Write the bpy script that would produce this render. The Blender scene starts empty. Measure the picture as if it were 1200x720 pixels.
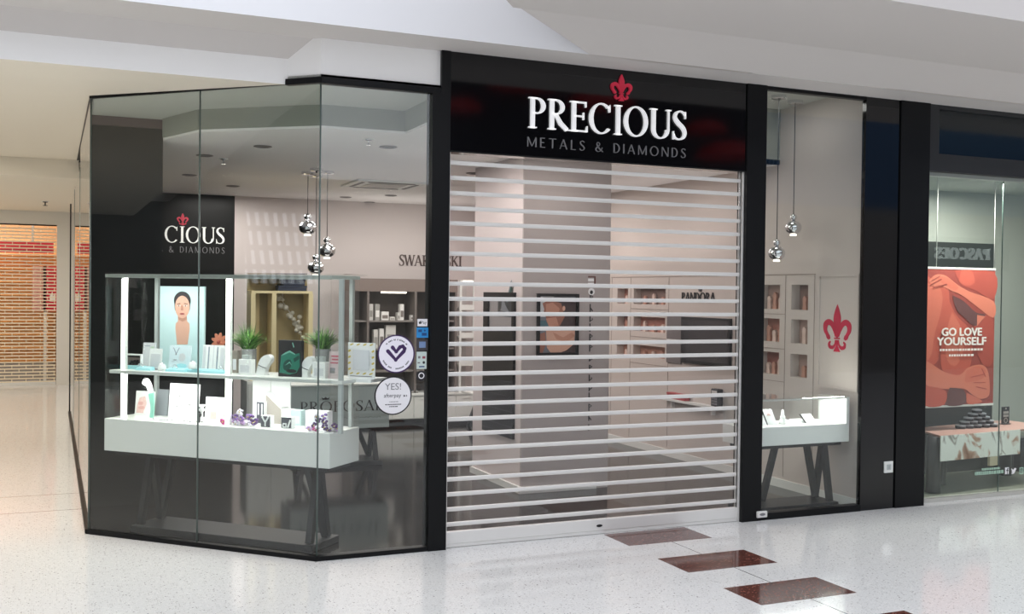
import bpy, bmesh, math, random
from mathutils import Vector, Matrix
random.seed(7)
SC = bpy.context.scene
COL = SC.collection
PI = math.pi
R = math.radians
S2 = 2 ** -0.5

# ------------------------------------------------------------------ camera
CAM = Vector((-1.8057, -7.6532, 2.0))
FPX = 1234.57
YAW, PIT, ROL = 0.413033, -0.0144568, 0.0118147
FW = Vector((math.sin(YAW) * math.cos(PIT), math.cos(YAW) * math.cos(PIT), math.sin(PIT)))
RT = Vector((math.cos(YAW), -math.sin(YAW), 0))
UP = RT.cross(FW)
CR = RT * math.cos(ROL) + UP * math.sin(ROL)
CU = -RT * math.sin(ROL) + UP * math.cos(ROL)
cd = bpy.data.cameras.new('camera')
cd.sensor_width = 36
cd.lens = FPX / 1200 * 36
cd.clip_end = 300
cam = bpy.data.objects.new('camera', cd)
COL.objects.link(cam)
cam.matrix_world = Matrix(((CR.x, CU.x, -FW.x, CAM.x), (CR.y, CU.y, -FW.y, CAM.y), (CR.z, CU.z, -FW.z, CAM.z), (0, 0, 0, 1)))
SC.camera = cam

# survey helpers: where a sight line of the measured photograph meets a real plane of the building
def ray(x, y): return FW + CR * ((x - 600) / FPX) - CU * ((y - 360) / FPX)
def onY(x, y, Y=0.0): d = ray(x, y); return CAM + d * ((Y - CAM.y) / d.y)
def onX(x, y, X=0.0): d = ray(x, y); return CAM + d * ((X - CAM.x) / d.x)
def onZ(x, y, Z=0.0): d = ray(x, y); return CAM + d * ((Z - CAM.z) / d.z)
NV = Vector((S2, S2, 0))
def onV(x, y, v=0.0):
    d = ray(x, y); P = CAM + d * ((v - CAM.dot(NV)) / d.dot(NV))
    return Vector(((P.x - P.y) * S2, v, P.z))      # local frame of the chamfer: x to the right along the glass, y inward

# ------------------------------------------------------------------ materials
def lin(c):
    return tuple((v / 255 / 12.92 if v / 255 <= .04045 else ((v / 255 + .055) / 1.055) ** 2.4) for v in c) + (1,)
MATS = {}
def mat(name, col=(200, 200, 200), rough=.5, metal=0., spec=.5, emit=None, es=0., coat=0., noise=0., nscale=8., bump=0.):
    if name in MATS: return MATS[name]
    m = bpy.data.materials.new(name); m.use_nodes = True
    nt = m.node_tree; b = nt.nodes['Principled BSDF']
    b.inputs['Base Color'].default_value = lin(col)
    b.inputs['Roughness'].default_value = rough
    b.inputs['Metallic'].default_value = metal
    b.inputs['Specular IOR Level'].default_value = spec
    b.inputs['Coat Weight'].default_value = coat
    b.inputs['Coat Roughness'].default_value = .05
    if emit:
        b.inputs['Emission Color'].default_value = lin(emit); b.inputs['Emission Strength'].default_value = es
    if noise or bump:
        tc = nt.nodes.new('ShaderNodeTexCoord'); n = nt.nodes.new('ShaderNodeTexNoise')
        n.inputs['Scale'].default_value = nscale; n.inputs['Detail'].default_value = 4
        nt.links.new(tc.outputs['Object'], n.inputs['Vector'])
        if noise:
            mx = nt.nodes.new('ShaderNodeMix'); mx.data_type = 'RGBA'
            c = lin(col)
            mx.inputs[6].default_value = tuple(max(0, v * (1 - noise)) for v in c[:3]) + (1,)
            mx.inputs[7].default_value = tuple(min(1, v * (1 + noise)) for v in c[:3]) + (1,)
            nt.links.new(n.outputs['Fac'], mx.inputs[0]); nt.links.new(mx.outputs[2], b.inputs['Base Color'])
        if bump:
            bp = nt.nodes.new('ShaderNodeBump'); bp.inputs['Strength'].default_value = bump; bp.inputs['Distance'].default_value = .01
            nt.links.new(n.outputs['Fac'], bp.inputs['Height']); nt.links.new(bp.outputs['Normal'], b.inputs['Normal'])
    MATS[name] = m
    return m

def glass_mat(name, tint=(.96, .98, .97), base=.04, gloss=(1, 1, 1)):
    m = bpy.data.materials.new(name); m.use_nodes = True
    nt = m.node_tree; nt.nodes.clear()
    out = nt.nodes.new('ShaderNodeOutputMaterial'); mx = nt.nodes.new('ShaderNodeMixShader')
    tr = nt.nodes.new('ShaderNodeBsdfTransparent'); gl = nt.nodes.new('ShaderNodeBsdfGlossy')
    gl.inputs['Roughness'].default_value = 0.0; gl.inputs['Color'].default_value = gloss + (1,)
    tr.inputs['Color'].default_value = tint + (1,)
    lw = nt.nodes.new('ShaderNodeLayerWeight'); lw.inputs['Blend'].default_value = .5
    p = nt.nodes.new('ShaderNodeMath'); p.operation = 'POWER'; p.inputs[1].default_value = 5
    ma = nt.nodes.new('ShaderNodeMath'); ma.operation = 'MULTIPLY_ADD'; ma.inputs[1].default_value = 1 - base; ma.inputs[2].default_value = base
    nt.links.new(lw.outputs['Facing'], p.inputs[0]); nt.links.new(p.outputs[0], ma.inputs[0])
    nt.links.new(ma.outputs[0], mx.inputs[0]); nt.links.new(tr.outputs[0], mx.inputs[1]); nt.links.new(gl.outputs[0], mx.inputs[2])
    nt.links.new(mx.outputs[0], out.inputs[0])
    MATS[name] = m
    return m

# ------------------------------------------------------------------ mesh builder
class MB:
    def __init__(s): s.bm = bmesh.new(); s.mats = []; s.mi = 0
    def use(s, m):
        if m not in s.mats: s.mats.append(m)
        s.mi = s.mats.index(m); return s
    def face(s, vs):
        try: f = s.bm.faces.new(vs)
        except ValueError: return None
        f.material_index = s.mi; return f
    def poly(s, pts): return s.face([s.bm.verts.new(p) for p in pts])
    def hexa(s, P):     # 8 corners: bottom 4 (ccw from above), top 4
        v = [s.bm.verts.new(p) for p in P]
        for q in ((3, 2, 1, 0), (4, 5, 6, 7), (0, 1, 5, 4), (1, 2, 6, 5), (2, 3, 7, 6), (3, 0, 4, 7)): s.face([v[i] for i in q])
        return s
    def box(s, x0, x1, y0, y1, z0, z1, bev=0.):
        if x0 > x1: x0, x1 = x1, x0
        if y0 > y1: y0, y1 = y1, y0
        if z0 > z1: z0, z1 = z1, z0
        if bev <= 0:
            return s.hexa([(x0, y0, z0), (x1, y0, z0), (x1, y1, z0), (x0, y1, z0), (x0, y0, z1), (x1, y0, z1), (x1, y1, z1), (x0, y1, z1)])
        t = bmesh.new(); bmesh.ops.create_cube(t, size=1)
        for v in t.verts: v.co = Vector(((x0 + x1) / 2 + v.co.x * (x1 - x0), (y0 + y1) / 2 + v.co.y * (y1 - y0), (z0 + z1) / 2 + v.co.z * (z1 - z0)))
        bmesh.ops.bevel(t, geom=t.edges[:], offset=bev, segments=2, affect='EDGES', profile=.5)
        vm = {v: s.bm.verts.new(v.co) for v in t.verts}
        for f in t.faces: s.face([vm[v] for v in f.verts])
        t.free(); return s
    def bar(s, p, q, w, h, up=(0, 0, 1)):   # rectangular bar from p to q
        p, q = Vector(p), Vector(q); d = (q - p).normalized(); u = Vector(up)
        if abs(d.dot(u)) > .98: u = Vector((0, 1, 0))
        a = d.cross(u).normalized(); b = a.cross(d).normalized()
        a *= w / 2; b *= h / 2
        return s.hexa([p - a - b, p + a - b, p + a + b, p - a + b, q - a - b, q + a - b, q + a + b, q - a + b])
    def tube(s, p, q, r0, r1=None, n=12, caps=True):
        p, q = Vector(p), Vector(q); r1 = r0 if r1 is None else r1
        d = (q - p).normalized(); u = Vector((0, 0, 1)) if abs(d.z) < .9 else Vector((1, 0, 0))
        a = d.cross(u).normalized(); b = d.cross(a)
        A = [s.bm.verts.new(p + (a * math.cos(2 * PI * i / n) + b * math.sin(2 * PI * i / n)) * r0) for i in range(n)]
        B = [s.bm.verts.new(q + (a * math.cos(2 * PI * i / n) + b * math.sin(2 * PI * i / n)) * r1) for i in range(n)]
        for i in range(n):
            f = s.face([A[i], A[(i + 1) % n], B[(i + 1) % n], B[i]])
            if f: f.smooth = True
        if caps: s.face(A[::-1]); s.face(B)
        return s
    def path(s, pts, r, n=8):
        for a, b in zip(pts, pts[1:]): s.tube(a, b, r, r, n)
        return s
    def lathe(s, prof, c=(0, 0, 0), n=24, smooth=True, ax='z'):
        c = Vector(c); rings = []
        def P(r, h, t):
            x, y = r * math.cos(t), r * math.sin(t)
            return c + (Vector((x, y, h)) if ax == 'z' else Vector((x, h, y)))
        for r, h in prof:
            if r < 1e-6: rings.append([s.bm.verts.new(P(0, h, 0))])
            else: rings.append([s.bm.verts.new(P(r, h, 2 * PI * i / n)) for i in range(n)])
        for A, B in zip(rings, rings[1:]):
            for i in range(n):
                j = (i + 1) % n
                if len(A) == 1 and len(B) == 1: continue
                if len(A) == 1: f = s.face([A[0], B[j], B[i]])
                elif len(B) == 1: f = s.face([A[i], A[j], B[0]])
                else: f = s.face([A[i], A[j], B[j], B[i]])
                if f: f.smooth = smooth
        return s
    def ball(s, c, r, n=16, sz=1.0):
        m = max(6, n // 2)
        return s.lathe([(r * math.sin(PI * i / m), -r * sz * math.cos(PI * i / m)) for i in range(m + 1)], c, n)
    def prism(s, pts, y0, y1):     # outline in (x,z) extruded from y0 (front) to y1 (back)
        n = len(pts)
        A = [s.bm.verts.new((p[0], y0, p[1])) for p in pts]; B = [s.bm.verts.new((p[0], y1, p[1])) for p in pts]
        s.face(A); s.face(B[::-1])
        for i in range(n): s.face([A[i], B[i], B[(i + 1) % n], A[(i + 1) % n]])
        return s
    def slab(s, pts, z0, z1):      # outline in (x,y) extruded vertically
        n = len(pts)
        A = [s.bm.verts.new((p[0], p[1], z0)) for p in pts]; B = [s.bm.verts.new((p[0], p[1], z1)) for p in pts]
        s.face(A[::-1]); s.face(B)
        for i in range(n): s.face([A[i], A[(i + 1) % n], B[(i + 1) % n], B[i]])
        return s
    def build(s, name, m=None, parent=None, recalc=True):
        if m is not None and not s.mats: s.mats.append(m)
        if recalc: bmesh.ops.recalc_face_normals(s.bm, faces=s.bm.faces[:])
        me = bpy.data.meshes.new(name); s.bm.to_mesh(me); s.bm.free()
        for x in s.mats: me.materials.append(x)
        o = bpy.data.objects.new(name, me); COL.objects.link(o)
        if parent: o.parent = parent
        return o

def tag(o, label, cat, group=None, kind=None):
    if label: o['label'] = label
    if cat: o['category'] = cat
    if group: o['group'] = group
    if kind: o['kind'] = kind
    return o
def thing(name, label, cat, loc=(0, 0, 0), rz=0., group=None):
    o = bpy.data.objects.new(name, None); COL.objects.link(o); o.empty_display_size = .05
    o.location = loc; o.rotation_euler = (0, 0, rz)
    return tag(o, label, cat, group)
def struct(o, label=None):
    o['kind'] = 'structure'
    if label: o['label'] = label
    return o
def copy_tree(src, parent=None):
    c = src.copy(); COL.objects.link(c)
    if parent: c.parent = parent
    for ch in list(src.children): copy_tree(ch, c)
    return c
def chl(p):      # local chamfer frame point -> world
    return Vector(((p[0] + p[1]) * S2, (-p[0] + p[1]) * S2, p[2] if len(p) > 2 else 0))
CH = R(-45)

# ------------------------------------------------------------------ lettering
def ribbon(pts, ws):
    """variable-width stroke -> quads [(x,z)*4]"""
    out = []; n = len(pts); L = []; Rr = []
    for i, p in enumerate(pts):
        a = pts[max(0, i - 1)]; b = pts[min(n - 1, i + 1)]
        dx, dz = b[0] - a[0], b[1] - a[1]; l = math.hypot(dx, dz) or 1
        nx, nz = -dz / l, dx / l; w = (ws[i] if isinstance(ws, (list, tuple)) else ws) / 2
        L.append((p[0] + nx * w, p[1] + nz * w)); Rr.append((p[0] - nx * w, p[1] - nz * w))
    for i in range(n - 1): out.append([L[i], L[i + 1], Rr[i + 1], Rr[i]])
    return out
def arc(cx, cz, rx, rz, a0, a1, wv, wh, n=20):
    """stress stroke: width wv where the curve runs vertical, wh where it runs level"""
    out = []; P = []
    for i in range(n + 1):
        a = R(a0 + (a1 - a0) * i / n); c, s_ = math.cos(a), math.sin(a)
        P.append(((cx + rx * c, cz + rz * s_), (cx + (rx - wv) * c, cz + (rz - wh) * s_)))
    for A, B in zip(P, P[1:]): out.append([A[0], B[0], B[1], A[1]])
    return out
def rect(x0, x1, z0, z1): return [(x0, z0), (x1, z0), (x1, z1), (x0, z1)]
def smooth_pts(pts, k=6):
    out = []
    for i in range(len(pts) - 1):
        p0 = pts[max(0, i - 1)]; p1 = pts[i]; p2 = pts[i + 1]; p3 = pts[min(len(pts) - 1, i + 2)]
        for j in range(k):
            t = j / k
            out.append(tuple(.5 * ((2 * p1[d]) + (-p0[d] + p2[d]) * t + (2 * p0[d] - 5 * p1[d] + 4 * p2[d] - p3[d]) * t * t + (-p0[d] + 3 * p1[d] - 3 * p2[d] + p3[d]) * t ** 3) for d in range(len(p1))))
    out.append(tuple(pts[-1])); return out
def glyph(ch, W, w, sf):
    """W thick stroke, w thin stroke, sf serif overhang (0 = none). Cap height 1. Returns polygons, advance."""
    g = []; h = max(w * .8, .03)
    def serif(x0, x1, z, up=True):
        if sf > 0: g.append(rect(x0 - sf, x1 + sf, z, z + h) if up else rect(x0 - sf, x1 + sf, z - h, z))
    def stem(x, wd, bot=True, top=True):
        g.append(rect(x, x + wd, 0, 1))
        if bot: serif(x, x + wd, 0)
        if top: serif(x, x + wd, 1, False)
    s0 = sf + .02
    if ch == ' ': return [], .38
    if ch == 'I': stem(s0, W); return g, W + 2 * s0
    if ch in 'PR':
        x = s0; stem(x, W); b = .47 if ch == 'P' else .5
        rx = .30; cx = x + W + .08
        g.append(rect(x + W * .5, cx, 1 - w, 1)); g.append(rect(x + W * .5, cx, b, b + w))
        g += arc(cx, (1 + b) / 2, rx, (1 - b) / 2, 90, -90, W, w)
        if ch == 'P': return g, x + W + .08 + rx + .03
        g += ribbon([(cx - .02, b + .02), (cx + rx * .55, .22), (cx + rx + .10, 0.02)], [W * .8, W, W * .9])
        g.append(rect(cx + rx + .0, cx + rx + .2, 0, h)) if sf else None
        return g, cx + rx + .14
    if ch in 'EL':
        x = s0; stem(x, W); e = x + W + .38
        g.append(rect(x + W * .5, e, 0, w))
        if sf: g.append([(e - w * .5, 0), (e + .05, .0), (e + .05, .2), (e + .02, .2)])
        if ch == 'E':
            g.append(rect(x + W * .5, e - .03, 1 - w, 1)); g.append(rect(x + W * .5, e - .10, .5 - w * .2, .5 + w * .8))
            if sf: g.append([(e - .06, 1), (e - .0, 1), (e, .82), (e - .03, .82)]); g.append(rect(e - .12, e - .08, .4, .64))
        return g, e + .05
    if ch in 'COQ':
        rx = .46 if ch == 'O' else .45
        a0, a1 = (0, 360) if ch == 'O' else (48, 318)
        g += arc(.02 + rx, .5, rx, .52, a0, a1, W, w, 40)
        if ch == 'C' and sf:
            c = .02 + rx; x = c + rx * math.cos(R(48)); z = .5 + .52 * math.sin(R(48))
            g.append([(x - .02, z - .16), (x + .03, z - .16), (x + .03, z + .1), (x - .05, z + .02)])
            return g, 2 * rx + .0
        return g, 2 * rx + .04
    if ch == 'U':
        x = s0; wd = .62
        g.append(rect(x, x + W, .3, 1)); serif(x, x + W, 1, False)
        x2 = x + wd + W * .5
        g.append(rect(x2 - w * 1.2, x2, .3, 1)); serif(x2 - w * 1.2, x2, 1, False)
        c = (x + x2) / 2; g += arc(c, .3, (x2 - x) / 2, .32, 180, 360, W, w, 24)
        return g, x2 + s0
    if ch == 'S':
        P = [(.5, .84, w * .8), (.42, .95, w), (.28, .985, w), (.13, .9, W * .7), (.10, .74, W * .9), (.22, .58, W), (.40, .43, W), (.49, .26, W * .9), (.44, .09, W * .7), (.28, .015, w), (.12, .05, w), (.045, .2, w * .8)]
        Q = smooth_pts(P, 5); g += ribbon([(p[0], p[1]) for p in Q], [p[2] for p in Q])
        if sf: g.append([(.47, .98), (.52, .98), (.53, .74), (.49, .74)]); g.append([(.02, .28), (.05, .28), (.07, .0), (.02, .0)])
        return g, .58
    if ch == 'T':
        wd = .72; c = wd / 2; g.append(rect(.0, wd, 1 - w, 1)); stem(c - W / 2, W, True, False)
        if sf: g.append([(0, 1), (.04, 1), (.03, .8), (0, .8)]); g.append([(wd, 1), (wd - .04, 1), (wd - .03, .8), (wd, .8)])
        return g, wd
    if ch in 'AV':
        wd = .78; c = wd / 2; f = (lambda z: z) if ch == 'A' else (lambda z: 1 - z)
        th, tk = (w, W) if ch == 'A' else (W, w)
        for P, q in (((.05, c), th), ((wd - .05, c), tk)):
            g.append([(P[0] - q / 2, f(0)), (P[0] + q / 2, f(0)), (P[1] + q / 2, f(1)), (P[1] - q / 2, f(1))])
        if ch == 'A': g.append(rect(.18, wd - .18, .3, .3 + w * .8))
        if sf:
            for x in (.05, wd - .05): g.append(rect(x - .1, x + .1, f(0) - (0 if ch == 'A' else h), f(0) + (h if ch == 'A' else 0)))
        return g, wd + .02
    if ch == 'W':
        xs = [.05, .30, .53, .78, 1.03]; zs = [1, 0, 1, 0, 1]; ww = [W, w, W, w]
        for i in range(4): g.append([(xs[i] - ww[i] / 2, zs[i]), (xs[i] + ww[i] / 2, zs[i]), (xs[i + 1] + ww[i] / 2, zs[i + 1]), (xs[i + 1] - ww[i] / 2, zs[i + 1])])
        if sf:
            for x in (.05, .53, 1.03): g.append(rect(x - .1, x + .1, 1 - h, 1))
        return g, 1.09
    if ch == 'M':
        x = s0; x2 = x + .78
        g.append(rect(x, x + w, 0, 1)); g.append(rect(x2, x2 + W, 0, 1)); c = (x + x2 + W) / 2
        g.append([(x, 1), (x + W, 1), (c + W * .4, .05), (c - W * .4, .05)]); g.append([(x2 + W * .3, 1), (x2 + W, 1), (c + w * .5, .05), (c - w * .5, .05)])
        serif(x, x + w, 0); serif(x2, x2 + W, 0); return g, x2 + W + s0
    if ch == 'N':
        x = s0; x2 = x + .66
        g.append(rect(x, x + w, 0, 1)); g.append(rect(x2, x2 + w, 0, 1))
        g.append([(x, 1), (x + W, 1), (x2 + w, 0), (x2 + w - W, 0)])
        serif(x, x + w, 0); serif(x2, x2 + w, 1, False); return g, x2 + w + s0
    if ch == 'D':
        x = s0; stem(x, W); cx = x + W + .12
        g.append(rect(x + W * .5, cx, 1 - w, 1)); g.append(rect(x + W * .5, cx, 0, w))
        g += arc(cx, .5, .42, .5, 90, -90, W, w, 24); return g, cx + .45
    if ch == 'K':
        x = s0; stem(x, W)
        g += ribbon([(x + W * .6, .42), (x + W + .42, .98)], w); g += ribbon([(x + W + .1, .56), (x + W + .48, .02)], W)
        if sf: g.append(rect(x + W + .34, x + W + .62, 0, h)); g.append(rect(x + W + .28, x + W + .56, 1 - h, 1))
        return g, x + W + .6
    if ch == 'B':
        x = s0; stem(x, W); cx = x + W + .1
        for z0, z1, rx in ((.52, 1, .26), (0, .52, .32)):
            g.append(rect(x + W * .5, cx, z1 - w, z1)); g.append(rect(x + W * .5, cx, z0, z0 + w)); g += arc(cx, (z0 + z1) / 2, rx, (z1 - z0) / 2, 90, -90, W, w)
        return g, cx + .36
    if ch == '&':
        P = [(.72, .45, w), (.60, .16, W * .7), (.34, .01, w), (.10, .12, W * .8), (.09, .33, W), (.30, .54, W * .8), (.45, .74, W * .7), (.38, .94, w), (.24, .97, w), (.16, .80, W * .7), (.26, .55, W), (.50, .25, W), (.80, .0, W * .7)]
        Q = smooth_pts(P, 5); g += ribbon([(p[0], p[1]) for p in Q], [p[2] for p in Q]); return g, .84
    return [], .4
def caps_text(txt, W=.15, w=.06, sf=.07, track=.08, sizes=None):
    """polygons of a line of capitals starting at x=0, cap height 1; returns polys, width"""
    x = 0; out = []
    for i, ch in enumerate(txt):
        k = sizes[i] if sizes else 1
        g, a = glyph(ch, W, w, sf)
        out += [[(x + p[0] * k, p[1] * k) for p in q] for q in g if q]; x += a * k + track
    return out, x - track
def put_text(mb, txt, x0, x1, z0, z1, y0, y1, **kw):
    """fit a line of capitals into the box x0..x1, z0..z1 standing on y0 (front) .. y1 (back)"""
    g, wd = caps_text(txt, **kw); sx = (x1 - x0) / wd; sz = z1 - z0
    for q in g:
        P = [(x0 + p[0] * sx, z0 + p[1] * sz) for p in q]
        a = sum(P[i][0] * P[(i + 1) % len(P)][1] - P[(i + 1) % len(P)][0] * P[i][1] for i in range(len(P)))
        if abs(a) < 1e-12: continue
        mb.prism(P if a > 0 else P[::-1], y0, y1)
    return mb
def sans(txt, size, name, m, parent, loc, rz=0., align='CENTER', ext=.0008, sx=1.0, mirror=False):
    c = bpy.data.curves.new(name, 'FONT'); c.body = txt; c.size = size; c.align_x = align; c.extrude = ext; c.resolution_u = 3
    o = bpy.data.objects.new('tmp', c); COL.objects.link(o)
    dg = bpy.context.evaluated_depsgraph_get(); me = bpy.data.meshes.new_from_object(o.evaluated_get(dg))
    bpy.data.objects.remove(o); bpy.data.curves.remove(c)
    for v in me.vertices: v.co = Vector((v.co.x * sx, -v.co.z, v.co.y))
    me.name = name; me.materials.clear(); me.materials.append(m)
    n = bpy.data.objects.new(name, me); COL.objects.link(n); n.location = loc; n.rotation_euler = (0, 0, rz)
    if parent: n.parent = parent
    return n
def fleur_polys():
    """heraldic lily in a 1 x 1.38 box centred on x=0, base z=0"""
    g = []
    P = smooth_pts([(0, .40, .05), (0, .55, .10), (0, .80, .24), (0, 1.0, .27), (0, 1.15, .20), (0, 1.28, .10), (0, 1.38, .01)], 5)
    g += ribbon([(p[0], p[1]) for p in P], [p[2] for p in P])
    for s_ in (1, -1):
        P = smooth_pts([(.05, .44, .05), (.10, .62, .10), (.20, .80, .15), (.33, .86, .17), (.44, .78, .17), (.45, .62, .13), (.38, .50, .11), (.33, .42, .14), (.28, .36, .07)], 5)
        g += ribbon([(p[0] * s_, p[1]) for p in P], [p[2] for p in P])
        P = smooth_pts([(.05, .34, .04), (.08, .20, .06), (.17, .12, .10), (.27, .14, .10), (.30, .23, .07), (.24, .29, .05)], 5)
        g += ribbon([(p[0] * s_, p[1]) for p in P], [p[2] for p in P])
    g.append(rect(-.11, .11, .37, .41))
    g.append([(-.13, 0), (.13, 0), (.035, .16), (.02, .34), (-.02, .34), (-.035, .16)])
    return g
def put_polys(mb, g, x0, z0, kx, kz, y0, y1):
    for q in g:
        P = [(x0 + p[0] * kx, z0 + p[1] * kz) for p in q]
        a = sum(P[i][0] * P[(i + 1) % len(P)][1] - P[(i + 1) % len(P)][0] * P[i][1] for i in range(len(P)))
        if abs(a) < 1e-12: continue
        mb.prism(P if a > 0 else P[::-1], y0, y1)
    return mb
def holes_panel(mb, x0, x1, z0, z1, y0, y1, holes):
    """board in the xz plane with rectangular openings"""
    xs = sorted({x0, x1, *[h[0] for h in holes], *[h[1] for h in holes]}); zs = sorted({z0, z1, *[h[2] for h in holes], *[h[3] for h in holes]})
    for a, b in zip(xs, xs[1:]):
        run = None
        for c, d in zip(zs, zs[1:]):
            mx, mz = (a + b) / 2, (c + d) / 2
            if any(h[0] < mx < h[1] and h[2] < mz < h[3] for h in holes):
                if run: mb.box(a, b, y0, y1, *run); run = None
            else: run = (run[0], d) if run else (c, d)
        if run: mb.box(a, b, y0, y1, *run)
    return mb
def ell(cx, cz, rx, rz, n=24, a0=0, a1=360, tilt=0):
    out = []
    for i in range(n):
        a = R(a0 + (a1 - a0) * i / n); x, z = rx * math.cos(a), rz * math.sin(a); t = R(tilt)
        out.append((cx + x * math.cos(t) - z * math.sin(t), cz + x * math.sin(t) + z * math.cos(t)))
    return out
def picture(name, shapes, parent, y=0.0, step=.0004):
    """flat printed picture: each (material, outline) lies a hair in front of the one before"""
    mb = MB()
    for i, (m, pts) in enumerate(shapes):
        mb.use(m); mb.poly([(p[0], y - i * step, p[1]) for p in pts])
    return mb.build(name, None, parent, recalc=False)
# ------------------------------------------------------------------ base materials
M_black = mat('black_frame', (13, 14, 16), .38, spec=.22)
M_gloss = mat('black_gloss', (9, 9, 12), .06, spec=.5)
M_panel = mat('black_panel', (11, 12, 12), .32, spec=.2)
M_white = mat('white_paint', (244, 243, 241), .6)
M_soffit = mat('soffit_shaded', (204, 199, 195), .7)  # greyer than the header white, shade of down-facing surfaces put into the colour
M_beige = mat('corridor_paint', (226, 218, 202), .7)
M_pink = mat('blush_wall_paint', (212, 202, 200), .6)
M_colshade = mat('column_front_shaded', (174, 165, 161), .6)
M_shopwhite = mat('shop_white_paint', (200, 190, 183), .55)
M_cab = mat('satin_white', (222, 224, 220), .35)
M_dark = mat('charcoal_metal', (30, 31, 34), .4, spec=.3)
M_alu = mat('aluminium', (228, 226, 222), .38, metal=.15)
M_steel = mat('chrome', (225, 225, 228), .08, metal=1.)
M_lightgrey = mat('light_grey', (176, 182, 180), .4)
M_paper = mat('white_card', (240, 241, 240), .5)
M_led = mat('led_tube', (255, 255, 250), .4, emit=(255, 255, 248), es=7.)
M_lamp = mat('lamp_lens', (255, 255, 250), .4, emit=(255, 246, 236), es=12.)
G_shop = glass_mat('shop_glass', (.955, .975, .965), .038)
G_case = glass_mat('case_glass', (.975, .985, .98), .035)
G_next = glass_mat('tinted_glass', (.90, .94, .92), .05)
G_clear = glass_mat('clear_sheet', (.98, .97, .97), .04)

def terrazzo():
    m = bpy.data.materials.new('terrazzo'); m.use_nodes = True
    nt = m.node_tree; N = nt.nodes; L = nt.links; b = N['Principled BSDF']
    geo = N.new('ShaderNodeNewGeometry')
    def math_(op, a, b2=None, c=None):
        n = N.new('ShaderNodeMath'); n.operation = op
        for i, v in enumerate((a, b2, c)):
            if v is None: continue
            if isinstance(v, (int, float)): n.inputs[i].default_value = v
            else: L.new(v, n.inputs[i])
        return n.outputs[0]
    def mixc(f, A, B):
        n = N.new('ShaderNodeMix'); n.data_type = 'RGBA'
        for i, v in ((0, f), (6, A), (7, B)):
            if isinstance(v, (float, int)): n.inputs[i].default_value = v
            elif isinstance(v, tuple): n.inputs[i].default_value = v
            else: L.new(v, n.inputs[i])
        return n.outputs[2]
    sep = N.new('ShaderNodeSeparateXYZ'); L.new(geo.outputs['Position'], sep.inputs[0]); X, Y = sep.outputs[0], sep.outputs[1]
    def chips(scale, lo, hi):
        v = N.new('ShaderNodeTexVoronoi'); v.inputs['Scale'].default_value = scale; L.new(geo.outputs['Position'], v.inputs['Vector'])
        sc_ = N.new('ShaderNodeSeparateColor'); L.new(v.outputs['Color'], sc_.inputs[0])
        small = math_('LESS_THAN', v.outputs['Distance'], hi); pick = math_('LESS_THAN', sc_.outputs[0], lo)
        return math_('MULTIPLY', small, pick)
    ns = N.new('ShaderNodeTexNoise'); ns.inputs['Scale'].default_value = 40; ns.inputs['Detail'].default_value = 6; L.new(geo.outputs['Position'], ns.inputs['Vector'])
    base = mixc(ns.outputs['Fac'], lin((218, 217, 215)), lin((232, 231, 229)))
    base = mixc(chips(75, .30, .34), base, lin((186, 183, 180)))
    base = mixc(chips(52, .09, .30), base, lin((140, 136, 134)))
    base = mixc(chips(90, .25, .4), base, lin((242, 240, 236)))
    tile = mixc(ns.outputs['Fac'], lin((78, 46, 40)), lin((112, 66, 56)))
    tile = mixc(chips(50, .3, .36), tile, lin((140, 98, 86)))
    tile = mixc(chips(33, .2, .34), tile, lin((48, 34, 32)))
    # brown slabs .78 x .425 in a line across the mall, every .85
    inx = math_('MULTIPLY', math_('GREATER_THAN', X, 2.395), math_('LESS_THAN', X, 3.18))
    ph = math_('FRACT', math_('DIVIDE', math_('SUBTRACT', -0.008, Y), .846))
    iny = math_('MULTIPLY', math_('LESS_THAN', ph, .5), math_('LESS_THAN', Y, -0.008))
    base = mixc(math_('MULTIPLY', inx, iny), base, tile)
    def line(coord, at, w): return math_('LESS_THAN', math_('ABSOLUTE', math_('SUBTRACT', coord, at)), w)
    j = math_('MULTIPLY', line(X, 2.79, .004), math_('LESS_THAN', Y, 0))
    j = math_('MAXIMUM', j, math_('MULTIPLY', line(Y, 2.55, .006), math_('LESS_THAN', X, -1.5)))
    j = math_('MAXIMUM', j, math_('MULTIPLY', line(Y, 3.35, .006), math_('MULTIPLY', math_('LESS_THAN', X, -1.5), math_('GREATER_THAN', X, -2.4))))
    j = math_('MAXIMUM', j, math_('MULTIPLY', line(X, -2.4, .006), math_('MULTIPLY', math_('LESS_THAN', Y, 3.35), math_('GREATER_THAN', Y, 2.2))))
    base = mixc(j, base, lin((70, 64, 60)))
    L.new(base, b.inputs['Base Color']); b.inputs['Roughness'].default_value = .09; b.inputs['Specular IOR Level'].default_value = .55
    return m
M_terrazzo = terrazzo()
M_shopfloor = mat('dark_polished_tile', (25, 22, 21), .1, spec=.32, noise=.12, nscale=3)

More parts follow.
